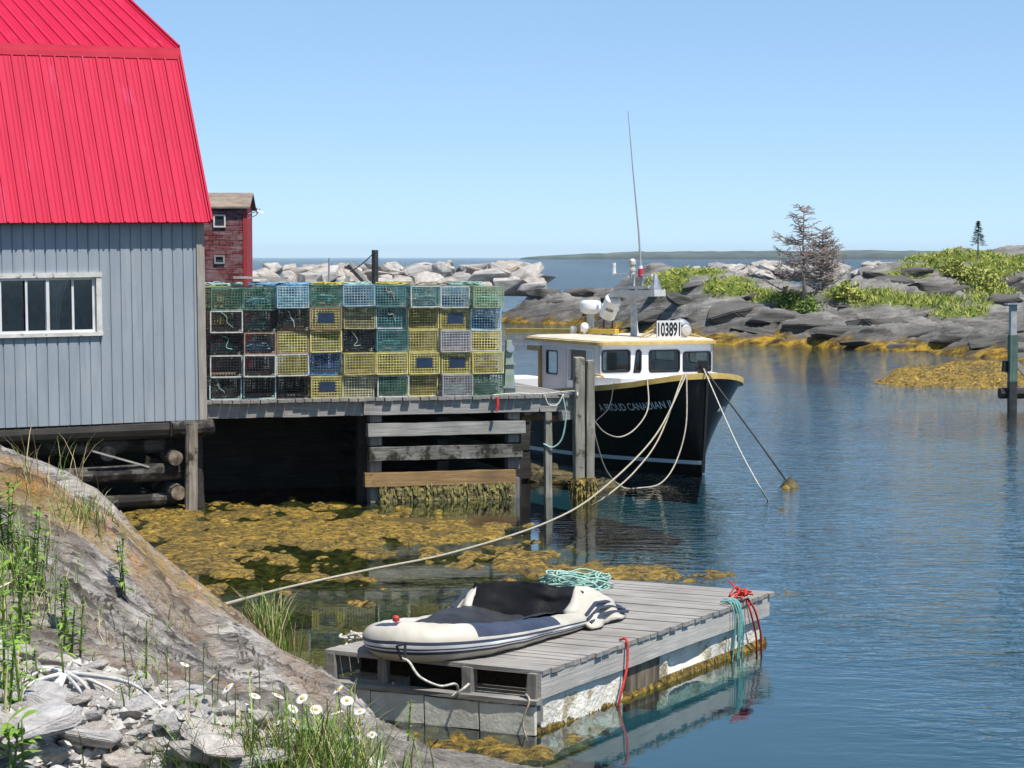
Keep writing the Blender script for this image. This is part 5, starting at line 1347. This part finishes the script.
# open near end: posts, rail and lower white board
for y, w in ((.06,.12),(.72,.12),(FW*.72,.07),(FW-.07,.09)): fbar('post', (.02 if y > .1 else .0, y, .10), (.02 if y > .1 else .0, y, .525), w, .09, wood_z, 4)
fbar('end_rail', (-.06,-.02,.29), (-.06,FW+.05,.27), .12, .045, wood_y); fbar('cross_beam', (.55,.05,.2),(.55,FW-.05,.2), .08,.4, wood_dark)
old_white = M_('stained white board', (.76,.74,.64), (.58,.55,.45), rough=.8, scale=4, speck=((.14,.12,.07,1), 3, .64), bump=.005, bscale=20)
for k in range(4):
    a, b = FW*k/4+.008, FW*(k+1)/4-.008; fbar('end_board', (-.085,a,.13), (-.085,b,.12), .04, .25, old_white, 4, .004)
def foam(x0, x1, y0, y1, z0, z1, name='foam_block', m=foam_mat, seed=0, dent=None):
    n, k = max(4, int((x1-x0)/.06)), 6; vs = []; rr = random.Random(seed)
    X, Z = np.meshgrid(np.linspace(x0,x1,n), np.linspace(z0,z1,k))
    Y = y0 + (fbm(X*5, Z*5, 4, 50+seed)-.5)*.05 + np.where((X == X.min())|(X == X.max()), .03, 0)
    if dent is not None: 
        dx, dzz, r1, r2 = dent; g_ = 1 - ((X-dx)/r1)**2 - ((Z-dzz)/r2)**2; Y = Y + np.clip(g_, 0, 1)**.4*.09
    vs = list(zip(X.ravel(), Y.ravel(), Z.ravel())); mb = MB(); mb.add(vs, [(j*n+i, j*n+i+1, (j+1)*n+i+1, (j+1)*n+i) for j in range(k-1) for i in range(n-1)])
    mb.box((x0+.004, y0+.05, z0), (x1-.004, y1, z1-.003)); return mb.build(name, m, fl)
foam(.02, 1.75, .03, .9, -.25, .285, seed=1); foam(2.55, FLEN-.05, .05, .9, -.25, .29, seed=2, dent=(3.2,.20,.42,.13)); foam(.1, FLEN-.1, FW-.6, FW-.06, -.25, .28, seed=3)
fbar('panel_board', (1.78,.06,.08),(2.53,.06,.08), .04, .42, M_('brown stained board', (.24,.19,.13), (.06,.045,.03), rough=.8, scale=3, stretch=(4,4,.6)), 4, .004)
mb = MB()
for k in range(420):
    x = rnd.uniform(0, FLEN); mb.add([(x-.02,.045,.07),(x+.02,.045,.07),(x+.02+rnd.uniform(-.02,.02),.02+rnd.uniform(-.02,.01),-.04),(x-.02,.02,-.04)], [(0,1,2,3)])
mb.build('weed_fringe', weed, fl)['kind'] = 'stuff'
def FLp(x, y, z): return FO + Matrix.Rotation(FRZ,3,'Z') @ Vector((x, y, z))

# ropes on the float
cp_ = Pz(575, 586, FZ); tangle('rope_coil', 0, 0, rope_mint, 'mint green rope heaped at the back of the float deck', .42, .26, .16, 90, .010, seed=3, org=(cp_.x, cp_.y-.1, FZ), cat='rope')
tp = Pz(728, 600, FZ); th_ = to_local(tp, FO, FRZ)
mb = MB(); q = random.Random(6)
for k in range(9):
    x = th_.x - .28 + q.uniform(-.13,.13); l = q.uniform(.3,.62)
    mb.tube(catmull([(x+q.uniform(-.1,.1), .12, FZ+.03), (x, -.02, FZ+.03), (x+q.uniform(-.05,.05), -.07, FZ-.18), (x+q.uniform(-.06,.06), -.06, FZ-l), (x+q.uniform(-.08,.08), -.03, max(-.05,FZ-l-.05))], 5), .008, 5)
o = mb.build('rope', [rope_teal], None, FO, True); o.rotation_euler.z = FRZ; tag(o, 'teal and white ropes hanging over the far corner of the float', 'rope')
mb = MB(); pts = []
for k in range(40): pts.append((th_.x + q.gauss(0,.07), .03+q.gauss(0,.05), FZ+.04+abs(q.gauss(0,.05))))
mb.tube(catmull(pts, 3), .009, 5); o = mb.build('rope', rope_red, None, FO, True); o.rotation_euler.z = FRZ; tag(o, 'red rope knotted in a bunch on the float corner', 'rope')
for dx, sl in ((.12,.55),(.02,.9)):
    rope([FLp(th_.x+dx*.4,-.02,FZ+.03), FLp(th_.x+dx*1.2,-.07,FZ-.12), FLp(th_.x+dx*2+sl*.2,-.05,.15), FLp(th_.x+dx*2.2+sl*.3,-.02,-.1)], .011, rope_red, 'thin red cord trailing from the bunch on the float corner into the water', 'cord', group='red cords at the float corner')
a = to_local(Pz(595, 640, FZ), FO, FRZ).x
rope([FLp(a+.02,.05,FZ+.02), FLp(a,-.03,FZ+.02), FLp(a-.05,-.06,FZ-.2), FLp(a-.17,-.06,FZ-.42), FLp(a-.2,-.03,-.05)], .013, rope_red, 'single red strap hanging over the near long side of the float', 'strap', cat='strap')
kp = Pz(352, 640, FZ)
mb = MB(); pts = [(q.gauss(0,.07), q.gauss(0,.05), .02+abs(q.gauss(0,.03))) for k in range(26)]; mb.tube(catmull(pts, 4), .013, 5); tag(mb.build('rope', rope_white, None, kp, True), 'white rope knotted on the left end of the float', 'rope')
rope([kp+Vector((0,0,.02)), W(338,655,kp.y-.25), W(318,682,kp.y-.7)], .013, rope_white, 'white rope leading from the float end down toward the rock ledge')
rope([kp+Vector((.04,.02,.02)), W(343,657,kp.y-.2), W(322,684,kp.y-.65)], .011, rope_white, 'second white rope beside it leading down from the float end to the ledge')
rope([FLp(-.05,.12,.35), FLp(-.12,.05,.30), FLp(-.14,.10,.12), FLp(-.13,.06,-.05)], .009, rope_tan, 'frayed pale rope hanging at the near corner of the float')

# ------------------------------------------------------------------ inflatable dinghy
D_M = Pz(545, 614, .57); D_B = Pz(393, 661, .57); dv = D_B - D_M; DRZ = math.atan2(dv.y, dv.x); DL = dv.length
DO = Vector((D_M.x, D_M.y, FZ+.003))
dg = thing('dinghy', 'half deflated cream and navy inflatable dinghy lying on the wooden float', 'dinghy', DO, DRZ)
cream = M_('cream hypalon', (.58,.54,.46), (.44,.41,.34), rough=.5, scale=3, bump=.004, bscale=9)
navy = M_('navy hypalon', (.050,.060,.095), (.032,.040,.066), rough=.42, scale=3, bump=.004, bscale=9)
# local x to the bow; local +y is the side nearest the shed... the near side is where the camera looks
nearside = 1 if to_local(Vector((0,0,0)), DO, DRZ).y > 0 else -1
path = [(-.15,-.60),(.05,-.62),(.7,-.62),(1.4,-.60),(2.0,-.57),(2.5,-.47),(2.82,-.25),(2.90,0),(2.82,.25),(2.5,.47),(2.0,.57),(1.4,.60),(.7,.62),(0,.62),(-.2,.60)]
path = [(x*DL/3.12, -y*nearside*-1) for x, y in path]      # first half: near side
path = [(x, (-1)*y) for x, y in path]
cpts = catmull([(x, y, 0) for x, y in path], 9); N = len(cpts)
rad = np.interp(np.linspace(0, 1, N), [0,.06,.16,.25,.36,.45,.5,.55,.64,.75,.85,.94,1], [.06,.10,.125,.14,.165,.185,.19,.18,.155,.13,.10,.08,.04])
sqz = np.interp(np.linspace(0, 1, N), [0,.06,.16,.25,.36,.5,.64,.8,1], [.4,.55,.7,.82,.92,.95,.8,.55,.4])
NS = 72; vs = []; mats = []; fs = []
for k in range(N):
    t_ = (cpts[min(k+1,N-1)]-cpts[max(k-1,0)]).normalized(); outw = Vector((t_.y, -t_.x, 0))
    if outw.dot(cpts[k] - Vector((1.2,0,0))) < 0: outw = -outw
    f = k/(N-1); lift = -.02*math.exp(-((f-.5)/.10)**2)
    wr_ = 1.0 if f < .34 or f > .66 else .25
    for i in range(NS):
        an = 2*math.pi*i/NS
        crease = 1 + wr_*(.05*math.sin(k*1.9 + 2*math.sin(an*2)) * max(0, math.sin(an)) + .16*(vnoise(np.array([k*.35]), np.array([an*1.5]), 3)[0]-.5))
        r_ = rad[k]*crease
        vs.append(cpts[k] + outw*(math.cos(an)*r_) + Vector((0,0,rad[k]*sqz[k]*1.0 + math.sin(an)*r_*sqz[k] + lift)))
for k in range(N-1):
    f = k/(N-1)
    for i in range(NS):
        j = (i+1) % NS; an = math.degrees(2*math.pi*(i+.5)/NS); an = an-360 if an > 180 else an
        m = 0
        if an <= -22 and an > -30 or 0 < an <= 10 or -15 < an <= -8: m = 1
        elif -8 < an <= 0 or -22 < an <= -15: m = 2
        elif .19 < f < .36 and 20 < an < 175: m = 1
        elif .50 < f < .585 and 62 < an < 150: m = 1
        elif .80 < f < .97 and 20 < an < 175: m = 0
        fs.append((k*NS+i, k*NS+j, (k+1)*NS+j, (k+1)*NS+i)); mats.append(m)
mb = MB(); mb.add(vs, fs); mb.m = mats; mb.add(vs[:NS], [tuple(range(NS))]); mb.add(vs[-NS:], [tuple(range(NS))])
fix_normals(mb.build('tube', [cream, navy, white_paint], dg, smooth=True))
# slack floor
n = 26; X, Y = np.meshgrid(np.linspace(-.1, 2.55, n), np.linspace(-.5, .5, 18)); Yc = Y*np.interp(X, [0,1.9,2.55],[1,1,.5])
Z = .10 + (fbm(X*2.2, Y*3, 4, 33)-.5)*.16 + .07*np.abs(Y*2)**2
fl_m = M_('black floor fabric', (.040,.040,.042), (.018,.018,.019), rough=.5, scale=4, bump=.006, bscale=12)
o = link_mesh('floor', grid_mesh('floor', X, Yc, Z, fl_m), dg)
# transom cover: dark sheet standing across the stern and folding down forward
n, k = 26, 14; U, V = np.meshgrid(np.linspace(-1, 1, n), np.linspace(0, 1, k))
X = .60 - .24*V + .02*np.sin(U*6) + (fbm(U*3+5, V*4, 4, 44)-.5)*.09; Y = U*(.56+.03*V); Z = .05 + .33*V**.85 - .05*U**2*V + (fbm(U*4, V*3, 3, 45)-.5)*.05
o = link_mesh('transom_cover', grid_mesh('transom_cover', X, Y, Z, M_('black cover', (.012,.012,.013), (.007,.007,.008), rough=.55, scale=3, bump=.01, bscale=7, spec=.2)), dg)
sm = o.modifiers.new('thickness', 'SOLIDIFY'); sm.thickness = .015
# crumpled cream stern fabric hanging outside of the cover on both sides
for sgn in (-1, 1):
    n, k = 18, 18; U, V = np.meshgrid(np.linspace(0, 1, n), np.linspace(0, 1, k))
    X = .60 - .85*U + .04*np.sin(V*9); Y = sgn*(.50 + .30*V + .03*np.sin(U*11)); H = np.interp(U, [0,.3,.6,1],[.12,.33,.30,.10])
    Z = .02 + H*(1-V**1.6) + (fbm(U*5, V*6, 3, 50+sgn)-.5)*.07
    o = link_mesh('stern_fabric', grid_mesh('stern_fabric', X, Y, np.maximum(Z, .012), cream), dg); sm = o.modifiers.new('thickness', 'SOLIDIFY'); sm.thickness = .02
    mb = MB()
    for v_, m in ((.62,0),(.74,0),(.86,0)):
        pts = []
        for u_ in np.linspace(0, 1, 14):
            h = float(np.interp(u_, [0,.3,.6,1],[.12,.33,.30,.10])); pts.append((.60-.85*u_, sgn*(.525+.30*v_), .045+h*(1-v_**1.6)))
        mb.tube(catmull(pts, 3), .018, 6, m)
    mb.build('stripe', navy, dg)
mb = MB(); ys = -nearside*-1
hb = Vector((2.62*DL/3.12, .50*nearside, .40))
side = Vector((0, nearside, 0))
a = loc_hit(401, 651, DO, DRZ, 1, .60*nearside); c = Vector((a.x, a.y, a.z))
mb.tube([c+Vector((-.07,0,.05)), c+Vector((.07,0,.05)), c+Vector((.03,.02*nearside,-.06)), c+Vector((-.03,.02*nearside,-.06)), c+Vector((-.07,0,.05))], .012, 6); mb.build('handle', black_mat, dg)
wp = DO + Matrix.Rotation(DRZ,3,'Z') @ c
rope([wp+Vector((0,0,-.06)), W(409,662,wp.y-.10), W(420,677,wp.y-.18), W(440,686,wp.y-.14), W(455,684,wp.y-.02), FLp(-.13,.74,.33)], .011, rope_white, 'white painter line from the dinghy handle to the float post')
rope([FLp(-.13,.74,.33), W(452,697,19.45), W(462,690,19.4), W(469,684,19.45)], .012, rope_white, 'small loop of white rope hanging at the float post')
c = loc_hit(396, 621, DO, DRZ, 2, .50); mb = MB(); mb.lathe(c, [(.001,-.01),(.03,0),(.03,.03),(.02,.045),(.001,.05)], 10); mb.build('valve_cap', M_('red cap', (.5,.05,.04), rough=.5), dg)

# ------------------------------------------------------------------ neighbouring wharf at the right edge
NO = Pz(1012, 409, 0); NZ = R(8)
nw = thing('mooring_post', 'green and grey wharf post with rails at the right edge of the water', 'post', NO, NZ)
gp = wood('green stained post', 'z', (.17,.26,.21), (.06,.10,.08), fine=.6); 
mb = MB(); mb.bar((0,0,-1.0),(0,0,.75), .21, .21, seg=4, jit=.006); mb.build('lower_post', M_('black weed stained post', (.05,.05,.045), (.02,.02,.018), rough=.7), nw)
mb = MB(); mb.bar((0,0,.75),(0,0,2.0), .215, .215, seg=4, jit=.006); mb.build('post', gp, nw)
mb = MB(); mb.bar((.0,0.01,2.0),(.0,0.01,2.82), .17, .17); mb.build('upper_post', M_('grey post top', (.46,.47,.45), (.32,.33,.32), rough=.7, scale=5), nw)
mb = MB(); mb.box((-.2,-.15,2.82),(.2,.15,2.855)); mb.build('post_cap', steel, nw)
mb = MB(); mb.bar((.08,.14,1.72),(3,.14,1.72), .12, .14); mb.build('rail', wood_x, nw)
mb = MB(); mb.bar((.1,.16,1.5),(3,.16,1.35), .05, .22); mb.build('side_board', wood_x, nw)
mb = MB(); mb.bar((.1,.14,1.3),(1.1,.14,.1), .09, .12); mb.build('brace', wood_x, nw)
mb = MB(); mb.tube([(-.3,.16,.42),(3,.2,.40)], .15, 9); mb.tube([(-.18,.1,1.0),(-.16,.1,1.3)], .09, 8); mb.build('log', wood_dark, nw)
mb = MB(); mb.bar((2.2,1.5,-1),(2.2,1.5,1.7), .2,.2); mb.build('post', gp, nw)

# ------------------------------------------------------------------ foreground stones and plants
STN = [hull_rock(500+k, 18+k, .6, .03) for k in range(8)]
for me in STN: me.materials.append(cobble)
q = random.Random(77)
GS = 'stones of the gravel bank in the foreground'
def in_gravel(px, py): return py > np.interp(px, [0,60,150,230,300,360,400], [655,668,690,715,742,765,790]) - 4
cnt = 0; spots = []
while cnt < 130:
    px, py = q.uniform(-20, 350), q.uniform(640, 790)
    if not in_gravel(px, py): continue
    if px > 215 and q.random() < .6: continue
    p = ledge_hit(px, py); s_ = q.choice((.05,.06,.08,.08,.10,.13)) * q.uniform(.8,1.25)
    if any((p-o_).length < (s_+r2)*.42 for o_, r2 in spots): continue
    spots.append((p, s_)); cnt += 1
    o = link_mesh('stone', STN[q.randrange(8)]); o.location = p + Vector((0,0,s_*.22)); o.scale = (s_*q.uniform(.9,1.7), s_*q.uniform(.8,1.2), s_*q.uniform(.6,1.0))
    o.rotation_euler = (q.uniform(-.35,.35), q.uniform(-.35,.35), q.uniform(0,6.28)); tag(o, 'pale broken stone lying on the gravel bank', 'stone', GS)
for px, py, s_, lab in ((18,745,.22,'flat blue grey slab of stone at the lower left edge of the gravel'),(75,745,.17,'large tan stone lying in the middle of the gravel bank'),(52,708,.15,'tan flat stone just below the bleached roots'),(215,752,.17,'big white grey stone at the right end of the gravel'),(262,765,.14,'pale grey stone under the daisies')):
    p = ledge_hit(px, py); o = link_mesh('stone', STN[q.randrange(8)]); o.location = p + Vector((0,0,s_*.2)); o.scale = (s_*1.5, s_*1.1, s_*.6); o.rotation_euler = (.1,-.15,q.uniform(0,6.28)); tag(o, lab, 'stone', GS)
mb = MB()
for k in range(3200):
    px, py = q.uniform(-30, 400), q.uniform(630, 800)
    if not in_gravel(px, py+8): continue
    p = ledge_hit(px, py) if k % 1 == 0 else p; r_ = q.uniform(.008, .026)
    base_ = [Vector((1,0,0)),Vector((-1,0,0)),Vector((0,1,0)),Vector((0,-1,0)),Vector((0,0,.7)),Vector((0,0,-.7))]
    rot = Matrix.Rotation(q.uniform(0,6.28),3,'Z') @ Matrix.Rotation(q.uniform(-.6,.6),3,'X')
    mb.add([p + Vector((0,0,r_*.3)) + rot @ (b_*r_*q.uniform(.7,1.5)) for b_ in base_], [(0,2,4),(2,1,4),(1,3,4),(3,0,4),(2,0,5),(1,2,5),(3,1,5),(0,3,5)])
o = mb.build('gravel', M_('gravel chips', (.56,.53,.49), (.24,.22,.20), rough=.9, scale=28)); tag(o, 'pale gravel chips between the foreground stones', 'gravel', kind='stuff')
# bleached roots
dr = MB(); c = ledge_hit(66, 688) + Vector((0,0,.05))
for k, (dx, dz) in enumerate(((-.14,-.10),(-.10,-.16),(-.04,-.17),(.10,-.09),(.20,-.07),(.02,.04),(-.08,.02),(.30,-.10),(.14,-.16),(-.16,-.03),(.06,-.20),(.24,-.02))):
    e = ledge_hit(66 + dx*330, 688 - dz*330) + Vector((0,0,.03)); m = c.lerp(e, .5) + Vector((q.uniform(-.05,.05), q.uniform(-.03,.03), .008+q.uniform(0,.02)))
    dr.tube([v - c for v in catmull([c, m, e], 6)], list(np.linspace(.009, .0025, 13)), 6)
tag(dr.build('driftwood_root', M_('bleached root', (.72,.70,.67), (.50,.48,.45), rough=.85, scale=20), None, c, True), 'bleached white branching root lying on the gravel', 'driftwood')

gA = M_('grass blade green', (.17,.26,.04), (.09,.15,.02), rough=.6, scale=9); gB = M_('dry grass straw', (.48,.40,.20), (.32,.26,.12), rough=.8, scale=9); gC = M_('fresh leaf green', (.24,.38,.05), (.13,.23,.03), rough=.5, scale=14)
def blade(mb, p, h, w, lean, mi):
    a = q.uniform(0, 6.28); d = Vector((math.cos(a), math.sin(a), 0)); s_ = Vector((-d.y, d.x, 0))*w
    c1 = p + d*lean*h*.25 + Vector((0,0,h*.5)); c2 = p + d*lean*h*.7 + Vector((0,0,h*.85)); c3 = p + d*lean*h*1.1 + Vector((0,0,h))
    mb.add([p-s_, p+s_, c1+s_*.8, c1-s_*.8, c2+s_*.5, c2-s_*.5, c3], [(0,1,2,3),(3,2,4,5),(5,4,6)], mi)
mb = MB()
def patch(n, cx, cy, rx, ry, h0, h1, dry=.15, w=.003):
    for k in range(n):
        px, py = cx + q.gauss(0, rx*.5), cy + q.gauss(0, ry*.5)
        p = ledge_hit(px, py)
        if p.z < .25: continue
        blade(mb, p - Vector((0,0,.02)), q.uniform(h0, h1), w*q.uniform(.7,1.4), q.uniform(.1,.9), 1 if q.random() < dry else q.choice((0,0,2)))
patch(800, 275, 790, 120, 40, .06, .20, .2, .0022); patch(420, 330, 775, 60, 36, .08, .22, .3, .0022); patch(220, 225, 770, 50, 30, .05, .16, .3, .002)
patch(380, 10, 585, 46, 60, .10, .30, .2, .003); patch(130, 85, 520, 30, 16, .08, .22, .3, .004); patch(60, 125, 625, 50, 30, .06, .18, .6, .003)
patch(50, 45, 490, 60, 14, .2, .45, .85, .003); patch(50, 170, 650, 80, 36, .05, .14, .6, .003); patch(70, 5, 700, 30, 30, .08, .2, .2, .0025); patch(25, 130, 705, 30, 14, .08, .18, .3, .0025)
patch(60, 40, 600, 40, 30, .06, .18, .6, .003)
o = mb.build('grass', [gA, gB, gC]); tag(o, 'thin green and straw coloured grass growing along the rock ledge', 'grass', kind='stuff')
mb = MB(); c = W(266, 650, 19.7)
for k in range(260):
    p = c + Vector((q.gauss(0,.10), q.gauss(.1,.16), -.08)); blade(mb, p, q.uniform(.2,.62), .006, q.uniform(.1,.7), 1 if q.random() < .45 else 0)
o = mb.build('grass_tuft', [gA, gB]); tag(o, 'lone grass tuft growing at the water edge behind the ledge', 'grass')

def leaf(mb, p, d, L, wdt, droop, mi=0):
    d = d.normalized(); s_ = d.cross(Vector((0,0,1))); s_ = s_.normalized() if s_.length > .01 else Vector((1,0,0)); n_ = s_.cross(d)
    pts = []; 
    for t_, w_ in ((0,.08),(.25,.75),(.5,1),(.75,.7),(1,.03)):
        c = p + d*L*t_ - Vector((0,0,droop*L*t_*t_)); pts += [c - s_*wdt*w_ + n_*wdt*.25*w_, c, c + s_*wdt*w_ + n_*wdt*.25*w_]
    fs = []
    for k in range(4): fs += [(3*k,3*k+1,3*k+4,3*k+3),(3*k+1,3*k+2,3*k+5,3*k+4)]
    mb.add(pts, fs, mi)
def leafy(px, py, d, h, n, L, label, lean=.1, wid=.28, stems=1, name='leafy_plant'):
    b = W(px, py, d); b.z = ledge_at(b.x, b.y) - .01
    th = thing(name, label, 'plant', b); st, fo = MB(), MB()
    for k in range(stems):
        a = q.uniform(0,6.28); o_ = Vector((q.uniform(-.05,.05)*(stems>1), q.uniform(-.05,.05)*(stems>1), 0)); hh = h*q.uniform(.75,1)
        tip = o_ + Vector((math.cos(a)*lean*hh, math.sin(a)*lean*hh, hh)); P = catmull([o_, o_.lerp(tip,.5)+Vector((0,0,.02)), tip], 5); st.tube(P, list(np.linspace(.005,.002,len(P))), 5)
        for m in range(n):
            f = .15 + .85*m/max(1,n-1); c = P[int(f*(len(P)-1))]; an = m*2.4 + q.uniform(-.3,.3); el = .25 + .7*f
            leaf(fo, c, Vector((math.cos(an), math.sin(an), el)), L*q.uniform(.7,1.1)*(1.15-.5*f), L*wid*.5*(1.1-.3*f), q.uniform(.2,.7))
    st.build('stem', gA, th, smooth=True); fo.build('foliage', gC, th, smooth=True); return th
leafy(22, 735, 5.6, .24, 9, .12, 'broad leaved bright green plant at the lower left edge', stems=3, wid=.32)
leafy(150, 768, 5.7, .16, 8, .10, 'bright green rosette plant low at the bottom of the gravel', stems=2, wid=.30)
leafy(14, 660, 6.2, .36, 16, .08, 'tall leafy green plant at the left edge above the roots', stems=3, wid=.24)
leafy(-2, 640, 6.4, .50, 18, .10, 'tall green plant cut by the left edge of the view', stems=3, wid=.24)
leafy(146, 700, 7.6, .26, 16, .04, 'single slender leafy stalk standing in front of the rock slab', lean=.05, wid=.3)
leafy(47, 668, 7.2, .20, 12, .06, 'small leafy sprig beside the bleached roots', stems=2)
leafy(345, 760, 6.9, .34, 18, .045, 'tall thin leafy stalk right of the daisies', lean=.12, wid=.3)
leafy(408, 770, 8.5, .22, 14, .04, 'short leafy stalk farthest right on the ledge', lean=.15, wid=.3)
leafy(70, 660, 8.0, .22, 14, .06, 'bushy green herb on the rock above the gravel', stems=4)
leafy(120, 520, 14.8, .45, 14, .10, 'leafy green weed growing on the rock crest near the shed', stems=4)
leafy(34, 560, 12.6, .5, 16, .11, 'light green leafy weed on the upper ledge beside the left edge', stems=5)
leafy(8, 520, 13.2, .6, 18, .12, 'tall leafy weed at the left edge below the shed logs', stems=5)
leafy(62, 598, 12.4, .35, 14, .09, 'low leafy weed in a crack halfway up the ledge', stems=4)
leafy(18, 600, 9.0, .45, 16, .09, 'green leafy clump at the left edge halfway down', stems=5)
leafy(196, 748, 7.0, .14, 9, .06, 'small leafy sprout among stones left of the daisies', stems=3)
# ox-eye daisies
petal_m = M_('daisy petal', (.80,.80,.78), (.70,.70,.68), rough=.6); eye_m = M_('daisy eye', (.62,.42,.02), (.5,.32,.02), rough=.8)
mb = MB()
for k in range(17):
    a = 2*math.pi*k/17; d = Vector((math.cos(a), math.sin(a), 0)); s_ = Vector((-d.y, d.x, 0))
    mb.add([d*.006, d*.015 - s_*.0035 + Vector((0,0,.002)), d*.025 - s_*.003, d*.028, d*.025 + s_*.003, d*.015 + s_*.0035 + Vector((0,0,.002))], [(0,1,2,3,4,5)])
pet = mb.mesh('petals', petal_m)
mb = MB(); mb.lathe((0,0,0), [(.001,-.002),(.008,0),(.0085,.002),(.006,.0045),(.001,.0055)], 10); eye = mb.mesh('centre', eye_m, True)
for k, (px, py, d) in enumerate(((167,648,7.4),(204,644,7.5),(190,668,7.2),(219,671,7.3),(259,668,7.5),(280,718,6.7),(296,723,6.5),(272,708,6.9),(284,688,7.2),(316,710,6.8),(327,699,7.0),(347,701,6.9),(351,728,6.6),(302,699,7.0),(238,695,7.2),(293,709,6.9),(278,696,7.1),(337,713,6.8),(270,731,6.6),(212,678,7.4),(5,585,6.6),(3,556,6.7),(56,556,9.0),(255,716,7.3),(305,714,7.3),(322,722,7.4),(338,690,7.9),(360,712,7.9),(247,735,6.9),(300,738,6.9),(228,714,7.6),(372,735,7.8),(330,742,7.0),(185,690,7.7))):
    hd = W(px, py, d); g_ = ledge_at(hd.x, hd.y + .03)
    if hd.z < g_ + .06: hd.z = g_ + .10
    lab = 'white daisy with a yellow centre flowering above the gravel bank'
    th = thing('daisy', lab, 'flower', (hd.x, hd.y+.02, g_), 0, 'white daisies on the ledge'); dsz = q.uniform(.6, .95)
    loc = hd - Vector((hd.x, hd.y+.02, g_))
    mb = MB(); mb.tube(catmull([(0,0,-.02), loc*.5 + Vector((q.uniform(-.01,.01),.008,0)), loc], 4), .0018, 5); mb.build('stem', gA, th)
    for me, nm in ((pet, 'petals'), (eye, 'centre')):
        o = link_mesh(nm, me, th); o.scale = (dsz, dsz, dsz); o.location = loc + Vector((0,0,.001 if nm == 'petals' else .002)); o.rotation_euler = (R(q.uniform(15,55)), R(q.uniform(-20,20)), q.uniform(0,6)) if nm == 'petals' else prev
        if nm == 'petals': prev = tuple(o.rotation_euler); o.rotation_euler = prev

# ------------------------------------------------------------------ sea air
hzm = bpy.data.materials.new('sea haze'); hzm.use_nodes = True; hn = hzm.node_tree; hn.nodes.clear()
ho = hn.nodes.new('ShaderNodeOutputMaterial'); hv = hn.nodes.new('ShaderNodeVolumePrincipled')
hv.inputs['Color'].default_value = (.80,.90,1,1); hv.inputs['Density'].default_value = 6e-5; hv.inputs['Anisotropy'].default_value = .2
hn.links.new(hv.outputs[0], ho.inputs['Volume'])
mb = MB(); mb.box((-4000,-150,-3.2),(4000,7500,34)); o = mb.build('haze', hzm); o['kind'] = 'stuff'
